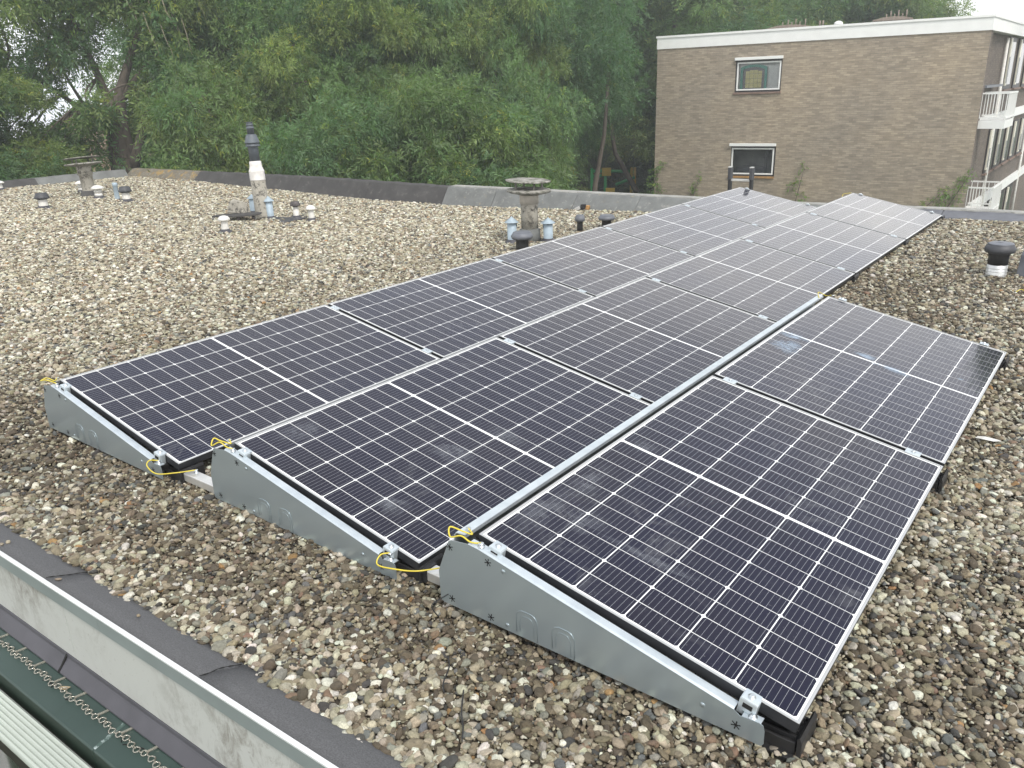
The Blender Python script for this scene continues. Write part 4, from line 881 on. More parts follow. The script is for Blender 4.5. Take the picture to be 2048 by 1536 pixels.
def chimney_caps(rt, h, r, tilt):
    a = MB(); T = Matrix.Translation((0, 0, h)) @ Matrix.Rotation(tilt, 4, 'Y')
    a.lathe([(r * .9, -0.03), (r * 2.1, 0.0), (r * 2.4, 0.014), (r * 2.36, 0.034), (r * 1.6, 0.043), (0, 0.044)], 30, 0, T, True, 0.03); a.build('lower_disc', 'concrete_cap', rt)
    s = MB()
    for k in range(4):
        an = k * math.pi / 2 + .6; s.lathe([(0.016, 0.03), (0.013, 0.07), (0.013, 0.122)], 8, 0, T @ Matrix.Translation((r * 1.5 * math.cos(an), r * 1.5 * math.sin(an), 0)))
    s.build('cap_pegs', 'concrete_cap', rt)
    b = MB(); T2 = T @ Matrix.Translation((-0.012, 0, 0.120)) @ Matrix.Rotation(tilt * .6, 4, 'Y')
    b.lathe([(r * 1.4, 0.0), (r * 2.42, 0.006), (r * 2.44, 0.016), (r * 2.2, 0.022), (0, 0.024)], 30, 0, T2, True, 0.02); b.build('upper_disc', 'concrete_cap', rt)
c1 = empty('roof_chimney', at(-12.22, 6.2, -0.02), (0, -0.03, 0), 'short mottled concrete chimney with two stacked discs, far left', 'chimney', 'concrete chimneys on the gravel roof')
b = MB(); b.lathe([(.16, 0), (.125, .05), (.118, .1), (.118, .42), (.135, .43), (.138, .60), (.12, .62)], 26, 0, None, True, .01); b.build('shaft', 'concrete_old', c1); chimney_caps(c1, .615, .138, -0.05)
b = MB(); b.lathe([(.20, 0), (.17, .05), (.14, .12), (.121, .13)], 24); b.build('collar', 'par_dark', c1)
c3 = empty('roof_chimney', at(-1.43, 6.05, -0.02), (0, 0.0, 0.4), 'concrete chimney with two stacked discs, right of centre behind the left row', 'chimney', 'concrete chimneys on the gravel roof')
b = MB(); b.lathe([(.099, .10), (.099, .455), (.096, .46)], 30, 0, None, True, .008); b.build('shaft', 'concrete_old', c3)
b = MB(); b.lathe([(.110, .458), (.110, .575), (.1, .58)], 30, 0, None, True, .004); b.build('top_ring', 'concrete_pale', c3)
b = MB(); b.lathe([(.125, 0), (.122, .16), (.104, .165), (.102, .17)], 30); b.build('collar', 'par_grey', c3)
chimney_caps(c3, .585, .108, 0.03)
c2 = empty('roof_chimney', at(-6.60, 6.10, -0.02), (-0.01, -0.035, 0), 'tall chimney with grey flue terminal on a white wrapped pipe', 'chimney', 'concrete chimneys on the gravel roof')
b = MB(); b.lathe([(.125, 0), (.118, .05), (.113, .12), (.112, .61), (.105, .62)], 28, 0, None, True, .01); b.build('shaft', 'concrete_old', c2)
b = MB(); pr = [(.116, .60)]
for i in range(10): pr += [(.117 if i % 2 else .113, .61 + i * .013)]
pr += [(.116, .74), (.104, .765), (.092, .81), (.089, .87), (.078, .885)]
b.lathe(pr, 28); b.build('white_wrap', 'mesh_white', c2)
b = MB(); b.lathe([(.076, .87), (.076, 1.10), (.078, 1.115)], 28); b.build('flue_pipe', 'flue_grey', c2)
b = MB(); b.lathe([(.08, 1.095), (.112, 1.10), (.114, 1.108), (.10, 1.118), (.098, 1.145), (.115, 1.15), (.116, 1.158), (.108, 1.165), (.075, 1.265), (.068, 1.275)], 30); b.build('flue_cone', 'flue_grey', c2)
b = MB(); b.lathe([(.054, 1.26), (.052, 1.35), (.060, 1.355), (.060, 1.375), (.050, 1.38), (.048, 1.40), (.058, 1.405), (.050, 1.425), (.042, 1.43), (.042, 1.44), (.054, 1.443), (.054, 1.452), (.0, 1.454)], 28); b.build('flue_top', 'flue_grey', c2)
# broken slab pieces at its foot
sl = empty('broken_slab', at(-6.70, 5.70, -0.005), (0, 0, 0.50), 'dark flat slab propped on stubs beside the tall flue chimney', 'slab')
b = MB(); b.quad_mesh([(-.36, -.10, .065), (.02, -.16, .07), (.38, -.05, .085), (.36, .10, .09), (-.05, .16, .075), (-.30, .07, .068), (-.36, -.10, .088), (.02, -.16, .094), (.38, -.05, .108), (.36, .10, .112), (-.05, .16, .098), (-.30, .07, .09)], [(5, 4, 3, 2, 1, 0), (6, 7, 8, 9, 10, 11), (0, 1, 7, 6), (1, 2, 8, 7), (2, 3, 9, 8), (3, 4, 10, 9), (4, 5, 11, 10), (5, 0, 6, 11)]); b.build('slab_top', 'par_dark', sl)
for (x, y) in ((-.22, -.03), (.06, -.08), (.26, .0)):
    b = MB(); b.lathe([(.03, 0), (.025, .072)], 10, 0, Matrix.Translation((x, y, 0))); b.build('stub', 'cap_brown', sl)
b = MB(); b.quad_mesh([(-.16, -.08, 0), (.14, -.10, 0), (.17, .08, 0), (-.13, .10, 0), (-.12, -.05, .17), (.08, -.07, .19), (.11, .06, .15), (-.10, .07, .20)], [(0, 3, 2, 1), (4, 5, 6, 7), (0, 1, 5, 4), (1, 2, 6, 5), (2, 3, 7, 6), (3, 0, 4, 7)]); o = b.build('concrete_lump', 'concrete_old', None, bevel=0.015); o.location = at(-6.82, 5.82, 0.10); o.rotation_euler = (0, 0.05, 0.4)
tag(o, 'rough grey concrete lump lying on the dark flat slab', 'rubble')
b = MB(); b.box(-.5, .55, -.32, .28, 0.0, .012); o = b.build('lead_sheet', 'lead'); o.location = at(-6.35, 5.97, -0.006); o.rotation_euler = (0, -0.02, 0.25); tag(o, 'flat grey lead sheet under the tall flue chimney', 'lead sheet')
br = empty('roof_bracket', at(-2.55, 8.93, 0.02), (0, 0, 0.2), 'small black and silver fitting leaning on the far parapet', 'bracket')
b = MB(); b.box(-.09, .0, -.03, .03, 0, .05, 0, Matrix.Rotation(-0.4, 4, 'Y')); b.build('plate', 'alu', br, bevel=.004); b = MB(); b.box(0.0, .07, -.035, .035, 0, .075); b.build('block', 'plastic', br, bevel=.01)
b = MB(); b.box(.075, .13, -.03, .03, .01, .08, 0, Matrix.Rotation(0.2, 4, 'Y')); b.build('brown_end', 'sill_ochre', br, bevel=.01)

# ladder --------------------------------------------------------------
ld = empty('ladder', (-0.21, 9.52, GROUND), (R(1.5), 0, R(-1)), 'top of a dark ladder with one rung leaning on the far parapet', 'ladder')
H = 6.10
for s in (-1, 1):
    b = MB(); b.box(s * .155 - .018, s * .155 + .018, -.035, .035, 0, H - .16); b.build('rail', 'plastic', ld, bevel=.004)
    b = MB(); b.box(s * .155 - .022, s * .155 + .022, -.04, .04, H - .16, H); b.build('rail_end', 'cap_dark', ld, bevel=.004)
    b = MB(); b.box(s * .155 - .020, s * .155 + .020, -.042, .030, H + .0005, H + .012, 0, None); b.build('rail_tip', 'alu', ld)
for k in range(18):
    b = MB(); b.box(-.137, .137, -.014, .014, H - .185 - k * .28, H - .155 - k * .28); b.build('rung', 'alu', ld, bevel=.003)

# ------------------------------------------------------------------ brick apartment block
WA = math.radians(6.4903)
bb = empty('brick_building', (-10.351, 26.265, 0.30), (0, 0, WA), 'brown brick apartment block with white roof edge, two end windows and balconies', 'building')
LW = 10.342; ZT, ZF, ZG = 2.913, 2.489, GROUND - 0.30
W1 = (2.814, 4.412, 0.935, 2.085); W2 = (2.79, 4.39, -1.86, -0.715)      # s0, s1, z0, z1 (with shutter box)
b = MB(); x0, x1 = W1[0] + .02, W1[1] - .02
for (xa, xb, za, zb) in ((0, x0, ZG, ZF), (x1, LW, ZG, ZF), (x0, x1, ZG, W2[2]), (x0, x1, W2[3], W1[2]), (x0, x1, W1[3], ZF)): b.box(xa, xb, 0, 0.30, za, zb)
b.build('wall', 'brick', bb)
def bwindow(W, stained):
    s0, s1, z0, z1 = W; zt = z1 - 0.10
    f = MB(); t = .055; y0, y1 = 0.035, 0.11
    for (xa, xb, za, zb) in ((s0 + .02, s1 - .02, z0 + .03, z0 + .03 + t * 1.1), (s0 + .02, s1 - .02, zt - .06, zt), (s0 + .02, s0 + .02 + t, z0 + .03 + t * 1.1, zt - .06), (s1 - .02 - t * .7, s1 - .02, z0 + .03 + t * 1.1, zt - .06)): f.box(xa, xb, y0, y1, za, zb)
    w = f.build('window', 'darkwood', bb)
    c = MB(); a0, a1, b0, b1 = s0 + .02 + t, s1 - .02 - t * .7, z0 + .03 + t * 1.1, zt - .06; e = .045
    for (xa, xb, za, zb) in ((a0, a1, b0, b0 + e), (a0, a1, b1 - e, b1), (a0, a0 + e, b0 + e, b1 - e), (a1 - e, a1, b0 + e, b1 - e)): c.box(xa, xb, 0.018, 0.08, za, zb)
    c.build('casement', 'white', w)
    p = MB(); p.quad_mesh([(a0 + e, .055, b0 + e), (a1 - e, .055, b0 + e), (a1 - e, .055, b1 - e), (a0 + e, .055, b1 - e)], [(0, 1, 2, 3)]); p.build('pane', 'pane', w, fix=False)
    sb = MB(); sb.box(s0 - .0, s1 + .0, -.09, .03, zt + .004, z1 - .005); sb.build('shutter_box', 'white', w, bevel=.008)
    si = MB(); si.box(s0 - .01, s1 - .0, -.05, .10, z0 - .035, z0 + .028); si.build('sill', 'sill' if stained else 'sill_ochre', w, bevel=.004)
    rm = MB(); yb = 0.22 if stained else 1.2
    rm.box(s0 - .3, s1 + .3, yb, yb + .02, z0 - .3, z1 + .1); rm.build('interior', 'curtain' if stained else 'room', w)
    if stained:
        gx0, gx1, gz0, gz1 = a0 + .10, a0 + 1.00, b0 + e, b1 - e - .03
        fr = MB(); n = 12; outer, inner = [], []
        def archpt(x, lo, hi, top, dip): u = (x - lo) / (hi - lo) * 2 - 1; return top - dip * u * u
        ox = [gx0 + (gx1 - gx0) * i / n for i in range(n + 1)]; th = .085
        ix = [gx0 + th + (gx1 - gx0 - 2 * th) * i / n for i in range(n + 1)]
        op = [(gx0, gz0)] + [(x, archpt(x, gx0, gx1, gz1, .09)) for x in ox] + [(gx1, gz0)]
        ip = [(gx0 + th, gz0)] + [(x, archpt(x, gx0 + th, gx1 - th, gz1 - th, .08)) for x in ix] + [(gx1 - th, gz0)]
        m = len(op); vs = [(x, .10, z) for x, z in op] + [(x, .10, z) for x, z in ip] + [(x, .13, z) for x, z in op] + [(x, .13, z) for x, z in ip]; fs = []
        for i in range(m - 1): fs += [(i, i + 1, m + i + 1, m + i), (i, 2 * m + i, 2 * m + i + 1, i + 1), (m + i, m + i + 1, 3 * m + i + 1, 3 * m + i)]
        fr.quad_mesh(vs, fs); fr.build('arched_frame', 'teal', w)
        bd = MB(); bd.quad_mesh([(x, .125, z) for x, z in ip], [tuple(range(m))]); bd.build('leaded_border', 'leadline', w, fix=False)
        am = MB(); q0, q1 = gx0 + th + .085, gx1 - th - .085; nn = 4
        for i in range(nn):
            for j in range(4):
                xa = q0 + (q1 - q0) * i / nn + .004; xb = q0 + (q1 - q0) * (i + 1) / nn - .004; za = gz0 + .03 + .15 * j + .004; zb = gz0 + .03 + .15 * (j + 1) - .004
                if j == 3: zb -= .03 + (.03 if i in (0, 3) else 0)
                am.quad_mesh([(xa, .118, za), (xb, .118, za), (xb, .118, zb), (xa, .118, zb)], [(0, 1, 2, 3)])
        am.build('amber_panes', 'amber', w, fix=False)
    else:
        bd = MB(); bd.box(s0 + .1, s0 + 1.15, .6, .64, z0 - .1, z0 + .28); bd.tube([(s0 + .1 + 1.05 * i / 10, .6, z0 + .28 + .07 * math.sin(math.pi * i / 10)) for i in range(11)], .012, 6); bd.tube([(s0 + 1.2, .5, z0), (s0 + 1.2, .5, z1)], .02, 6); bd.tube([(s0 + 1.14, .5, z0), (s0 + 1.14, .5, z1 - .3)], .012, 6); bd.build('bed_frame', 'cap_grey', w)
bwindow(W1, True); bwindow(W2, False)
# everything behind the end wall is laid along the true facade direction (world +y)
def BW(x, y, z):       # world -> building local
    v = Matrix.Rotation(-WA, 4, 'Z') @ Vector((x + 10.351, y - 26.265, 0)); return (v.x, v.y, z - 0.30)
def wbox(mb, x0, x1, y0, y1, z0, z1, mi=0):
    vs = [BW(x, y, z) for z in (z0, z1) for (x, y) in ((x0, y0), (x1, y0), (x1, y1), (x0, y1))]
    mb.quad_mesh(vs, [(0, 3, 2, 1), (4, 5, 6, 7), (0, 1, 5, 4), (1, 2, 6, 5), (2, 3, 7, 6), (3, 0, 4, 7)], mi)
FX, Y0, Y1 = -0.30, 27.45, 60.0
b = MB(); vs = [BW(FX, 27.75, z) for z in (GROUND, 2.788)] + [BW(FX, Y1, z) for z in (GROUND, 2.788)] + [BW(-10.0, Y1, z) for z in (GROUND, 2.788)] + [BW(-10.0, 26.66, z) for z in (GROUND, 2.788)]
b.quad_mesh(vs, [(0, 2, 3, 1), (2, 4, 5, 3), (4, 6, 7, 5)]); b.build('facade_wall', 'brick_shaded', bb, fix=False)
b = MB(); wbox(b, -0.155, -0.078, 27.44, 27.80, GROUND, 2.786); b.build('corner_pier', 'brick_shaded', bb)
# roof slab with white fascia boards and trim
b = MB(); P = [(-10.36, 26.235), (-0.045, 27.405), (-0.045, Y1), (-10.36, Y1)]
for (za, zb, e) in ((2.789, 3.145, 0.0),):
    vs = [BW(x, y, z) for z in (za, zb) for x, y in P]; b.quad_mesh(vs, [(0, 3, 2, 1), (4, 5, 6, 7), (0, 1, 5, 4), (1, 2, 6, 5), (2, 3, 7, 6), (3, 0, 4, 7)])
b.build('roof_fascia', 'white', bb)
b = MB(); P2 = [(-10.385, 26.205), (-0.018, 27.38), (-0.018, Y1), (-10.385, Y1)]
vs = [BW(x, y, z) for z in (3.146, 3.213) for x, y in P2]; b.quad_mesh(vs, [(0, 3, 2, 1), (4, 5, 6, 7), (0, 1, 5, 4), (1, 2, 6, 5), (2, 3, 7, 6), (3, 0, 4, 7)]); b.build('roof_trim', 'white', bb)
b = MB(); vs = [BW(x, y, 3.216) for x, y in ((-10.1, 26.6), (-0.4, 27.7), (-0.4, Y1 - .3), (-10.1, Y1 - .3))]; b.quad_mesh(vs, [(0, 1, 2, 3)]); b.build('roof', 'tarpaper', bb, fix=False)
# balconies
def balcony(zr, zs):
    s = MB(); wbox(s, FX + .003, 0.63, 27.62, 29.45, zs, zs + .235); o = s.build('balcony', 'white', bb)
    r = MB(); x1 = .62; ya, yb = 27.64, 29.43; t = .022
    wbox(r, FX + .02, x1 + t, ya - t, ya + t, zr - .045, zr); wbox(r, x1 - t, x1 + t, ya + t, yb - t, zr - .045, zr); wbox(r, FX + .02, x1 + t, yb - t, yb + t, zr - .045, zr)
    zb = zs + .34
    wbox(r, FX + .02, x1 + t, ya - t, ya + t, zb - .04, zb); wbox(r, x1 - t, x1 + t, ya + t, yb - t, zb - .04, zb); wbox(r, FX + .02, x1 + t, yb - t, yb + t, zb - .04, zb)
    for k in range(6): wbox(r, FX + .05 + k * .165, FX + .05 + k * .165 + .022, ya - .011, ya + .011, zb, zr - .045)
    for k in range(6): wbox(r, FX + .05 + k * .165, FX + .05 + k * .165 + .022, yb - .011, yb + .011, zb, zr - .045)
    for k in range(17): wbox(r, x1 - .011, x1 + .011, ya + .06 + k * .108, ya + .082 + k * .108, zb, zr - .045)
    wbox(r, x1 - t, x1 + t, ya - t, ya + t, zs + .236, zb - .041); wbox(r, x1 - t, x1 + t, yb - t, yb + t, zs + .236, zb - .041)
    r.build('railing', 'white', o)
balcony(1.05, 0.01); balcony(-1.73, -2.79)
# facade windows, bands, downpipes
def fwin(y0, y1, z0, z1):
    f = MB(); wbox(f, FX + .002, FX + .05, y0, y1, z0, z1); w = f.build('window', 'darkwood', bb)
    p = MB(); wbox(p, FX + .051, FX + .054, y0 + .12, y1 - .12, z0 + .15, z1 - .15); p.build('pane', 'car_glass', w)
    c = MB(); wbox(c, FX + .055, FX + .10, y0 + .05, y0 + .38, z0 + .12, z1 - .04); c.build('casement', 'cream', w)
    c = MB(); wbox(c, FX + .101, FX + .106, y0 + .12, y0 + .30, z0 + .2, z1 - .65); c.build('casement_glass', 'cap_grey', w)
    s = MB(); wbox(s, FX + .002, FX + .12, y0 - .05, y1 + .05, z0 - .06, z0 - .003); s.build('sill', 'sill', w)
for k, y in enumerate((32.8, 35.3, 37.8, 40.3, 42.8, 45.3)): fwin(y, y + 1.7, 1.05, 2.76)
for k, y in enumerate((31.6, 33.6, 35.6, 37.6, 39.8, 42.2)): fwin(y, y + 1.5, -1.72, -0.22)
for y in (31.6, 34, 36.4, 38.8): fwin(y, y + 1.8, -4.6, -2.95)
b = MB(); wbox(b, FX + .003, FX + .10, 29.5, Y1 - 1, -0.02, 0.28); wbox(b, FX + .003, FX + .10, 29.5, Y1 - 1, -2.86, -2.52); b.build('floor_band', 'white', bb)
b = MB(); wbox(b, FX + .003, FX + .28, 27.81, 31.0, 1.18, 1.25); b.build('ledge', 'cap_grey', bb)
for y, z1 in ((31.95, 2.70), (41.5, -0.5)):
    b = MB(); b.tube([BW(FX + .09, y, GROUND), BW(FX + .09, y, z1)], .055, 10); b.build('downpipe', 'pvc_white', bb)
# things on that roof
def big_cap(x, y, w, label):
    rt = empty('roof_stack', (x, y, 3.216), (0, 0, .2), label, 'roof stack', 'stacks on the apartment roof')
    b = MB(); b.box(-w * .36, w * .36, -.5, .5, 0, .16); b.build('stack_base', 'stack_brown', rt)
    c = MB(); c.prism([(-w / 2, .162), (w / 2, .162), (w / 2, .20), (w * .25, .27), (0, .285), (-w * .25, .27), (-w / 2, .20)], -.62, .62); c.build('stack_cap', 'stack_brown', rt, bevel=.01)
    for k in range(6):
        p = MB(); px = -w * .18 + k * w * .10; p.lathe([(.022, .2), (.02, .50 if k % 2 else .40)], 8, 0, Matrix.Translation((px, random.uniform(-.25, .25), 0))); p.build('flue_pipe', 'stack_brown', rt)
big_cap(-7.15, 30.6, 1.5, 'domed brown stack with pipes on the apartment roof, left one'); big_cap(-3.55, 30.4, 1.25, 'domed brown stack with pipes on the apartment roof, right one')
rt = empty('roof_vent', (-5.35, 30.3, 3.216), label='white mushroom vent on the apartment roof between the two stacks', cat='vent')
b = MB(); b.lathe([(.09, 0), (.09, .17)], 16); b.build('pipe', 'pvc_white', rt); b = MB(); b.lathe([(.15, .165), (.16, .20), (.13, .26), (.06, .30), (0, .305)], 20); b.build('cap', 'white', rt)
rt = empty('roof_stack', (-5.95, 30.3, 3.216), label='two thin brown pipes on the apartment roof left of the white vent', cat='roof stack', group='stacks on the apartment roof')
b = MB(); b.box(-.45, .12, -.2, .2, 0, .13); b.build('stack_base', 'cap_brown', rt)
for dx in (-.05, .06):
    b = MB(); b.lathe([(.032, .1305), (.030, .36)], 8, 0, Matrix.Translation((dx, 0, 0))); b.build('flue_pipe', 'stack_brown', rt)

# ------------------------------------------------------------------ vegetation
def leaflets(P, Dv, L, n_leaf, rg, base, lw=0.30, droop=0.35):
    """compound leaves: P base points, Dv directions, L rachis lengths -> verts, faces, tints"""
    n = len(P); side = np.cross(Dv, rg.normal(0, 1, (n, 3))); side /= np.linalg.norm(side, axis=1, keepdims=True) + 1e-9
    V = []; Cc = []
    for k in range(n_leaf):
        t = (k // 2 + 0.6) / ((n_leaf + 1) / 2); sg = 1 if k % 2 else -1
        if k == n_leaf - 1: t, sg = 1.0, 0
        o = P + Dv * (L * t)[:, None] + np.array([0, 0, -1]) * (L * t * t * droop)[:, None]
        dd = Dv * (0.65 if sg else 1.0) + side * sg * 0.75 + rg.normal(0, 0.16, (n, 3)) + np.array([0, 0, -0.30]); dd /= np.linalg.norm(dd, axis=1, keepdims=True)
        ll = L * rg.uniform(0.40, 0.58, n); wv = np.cross(dd, np.cross(Dv, side) + rg.normal(0, .5, (n, 3))); wv /= np.linalg.norm(wv, axis=1, keepdims=True) + 1e-9
        w = (ll * lw / 2)[:, None]
        mid = o + dd * (ll * 0.42)[:, None]; tip = o + dd * ll[:, None]
        V.append(np.stack([o, mid + wv * w, tip, mid - wv * w], 1)); Cc.append(np.repeat(base[:, None, :] * rg.uniform(0.82, 1.2, (n, 1, 1)), 4, 1))
    return np.concatenate(V), np.concatenate(Cc)
def crown_mesh(name, clumps, per, rg, L=0.24, tints=None, lw=0.30, n_leaf=7):
    allV = []; allC = []
    for (c, r, tint) in clumps:
        n = int(per * (r[0] * r[1] * r[2]) ** (2 / 3)); u = rg.normal(0, 1, (n, 3)); u /= np.linalg.norm(u, axis=1, keepdims=True)
        rad = rg.uniform(0.30, 1.0, n) ** 0.55
        lobes = 1 + 0.22 * np.sin(u[:, 0] * 5 + c[0] * 3) * np.sin(u[:, 1] * 5 + c[1]) + 0.15 * np.sin(u[:, 2] * 7 + c[2])
        p = c + u * np.array(r) * (rad * lobes)[:, None]
        p[:, 2] -= 0.10 * r[2] * (u[:, 0] ** 2 + u[:, 1] ** 2)
        dv = u * 0.75 + rg.normal(0, 0.38, (n, 3)) + np.array([0, 0, -0.18]); dv /= np.linalg.norm(dv, axis=1, keepdims=True)
        LL = L * rg.uniform(0.7, 1.3, n); tt = np.array(tint) * rg.uniform(0.8, 1.22, (n, 1)) * np.array([1, 1, 1]) + rg.normal(0, 0.004, (n, 3))
        yel = rg.uniform(0, 1, n) < 0.05; tt[yel] *= np.array([1.6, 1.25, 0.8])
        V, Cc = leaflets(p, dv, LL, n_leaf, rg, np.clip(tt, 0.004, 1), lw); allV.append(V); allC.append(Cc)
    V = np.concatenate(allV); Cc = np.concatenate(allC); nq = len(V)
    me = bpy.data.meshes.new(name); me.vertices.add(nq * 4); me.vertices.foreach_set('co', V.reshape(-1).astype(np.float32))
    me.loops.add(nq * 4); me.polygons.add(nq); me.loops.foreach_set('vertex_index', np.arange(nq * 4, dtype=np.int32)); me.polygons.foreach_set('loop_start', np.arange(0, nq * 4, 4, dtype=np.int32))
    try: me.polygons.foreach_set('loop_total', np.full(nq, 4, dtype=np.int32))
    except Exception: pass
    a = me.attributes.new('tint', 'FLOAT_COLOR', 'POINT'); Cf = np.concatenate([Cc.reshape(-1, 3), np.ones((nq * 4, 1))], 1); a.data.foreach_set('color', Cf.astype(np.float32).ravel())
    me.update(calc_edges=True); me.materials.append(MT['leaf']); return me
GREENS = [(0.088, 0.148, 0.062), (0.068, 0.126, 0.060), (0.106, 0.162, 0.066), (0.076, 0.138, 0.070), (0.128, 0.176, 0.066)]
def ellipsoid_clumps(rg, n, c, R3, cr, shade=1.0, pal=None, shell=0.55, low=-1.0):
    out = []; pal = pal or GREENS; tries = 0
    while len(out) < n and tries < 20000:
        tries += 1
        u = rg.normal(0, 1, 3); u /= np.linalg.norm(u)
        if u[2] < low: continue
        q = c + u * R3 * rg.uniform(shell, 1.0) ; r = cr * rg.uniform(0.7, 1.25)
        if all(np.linalg.norm((q - o[0]) / 1.0) > 0.62 * (r + o[1][0]) * 0.62 for o in out):
            out.append((q, (r, r, r * rg.uniform(0.75, 1.0)), np.array(pal[rg.integers(len(pal))]) * shade))
    return out
def lobes(rg, n, c, R3, cr, pal=None, shell=0.5, sub=8, shade=1.0):
    out = []
    for (q, r, tint) in ellipsoid_clumps(rg, n, c, R3, cr, shade, pal, shell):
        rr = r[0]; out.append((q, (rr * .55, rr * .55, rr * .5), tint * 0.8))
        for k in range(sub):
            u = rg.normal(0, 1, 3); u[2] = abs(u[2]) * 0.9 - 0.25; u /= np.linalg.norm(u); s_ = rr * rg.uniform(.36, .56)
            out.append((q + u * rr * rg.uniform(.65, 1.0), (s_, s_, s_ * .85), tint * rg.uniform(.85, 1.18)))
    return out
def limb(mb, rg, a, b, r0, r1, sag=0.0, n=7, mi=0):
    a, b = np.array(a, float), np.array(b, float); L = np.linalg.norm(b - a); off = rg.normal(0, 0.07 * L, 3)
    pts = []; rr = []
    for i in range(n + 1):
        t = i / n; p = a + (b - a) * t + off * math.sin(math.pi * t) + np.array([0, 0, sag * L * math.sin(math.pi * t)]); pts.append(tuple(p)); rr.append(r0 + (r1 - r0) * t)
    mb.tube(pts, rr, 7, mi)
def make_tree(name, seed, clumps, per, trunk_h, trunk_r, trunk_top, L=0.24, limbs=26, lw=0.30, fork=None):
    rg = np.random.default_rng(seed); root = empty(name)
    t = MB(); lean = rg.normal(0, .25, 2)
    base = np.array([0, 0, 0]); top = np.array([lean[0], lean[1], trunk_top]); 
    pts = [tuple(base * (1 - s) + top * s + np.array([.12 * math.sin(3 * s + seed), .1 * math.sin(4 * s), 0])) for s in np.linspace(0, 1, 9)]
    t.tube(pts, [trunk_r * (1.35 if i == 0 else 1) * (1 - .75 * i / 8) for i in range(9)], 10)
    cs = [c[0] for c in clumps]; idx = rg.permutation(len(cs))[:limbs]
    for i in idx:
        c = cs[i]; s = np.clip((c[2] - 0.28 * np.linalg.norm(c[:2])) / trunk_top - 0.05, trunk_h / trunk_top * .8, 0.96)
        k = s * 8; j = int(min(k, 7)); p = np.array(pts[j]) * (1 - (k - j)) + np.array(pts[j + 1]) * (k - j)
        limb(t, rg, p, c, trunk_r * (0.42 - 0.25 * s), 0.018, 0.10)
    t.build('trunk', 'bark', root, fix=False)
    me = crown_mesh(name + '_crown', clumps, per, rg, L, None, lw); o = bpy.data.objects.new('crown', me); COL.objects.link(o); o.parent = root
    return root
rg = np.random.default_rng(5)
tall = [make_tree('ash_tree', s, lobes(np.random.default_rng(s), 38, np.array([0, 0, 8.2]), np.array([3.5, 3.5, 6.1]), 1.45, None, 0.55, 8), 230, 2.0, 0.30, 11.0, 0.32, 22, 0.25) for s in (21, 22, 23)]
small = [make_tree('young_ash_tree', s, lobes(np.random.default_rng(s), 24, np.array([0, 0, 4.7]), np.array([1.8, 1.8, 3.2]), 1.05, [(0.100, 0.156, 0.068), (0.086, 0.145, 0.070), (0.124, 0.172, 0.068)], 0.5, 8), 300, 1.0, 0.12, 5.4, 0.28, 16, 0.25) for s in (31, 32)]
bush = [make_tree('shrub', s, lobes(np.random.default_rng(s), 16, np.array([0, 0, 2.5]), np.array([2.5, 2.5, 2.1]), 1.1, None, 0.45, 7, .8), 260, 0.5, 0.08, 2.6, 0.28, 12, 0.26) for s in (41, 42)]
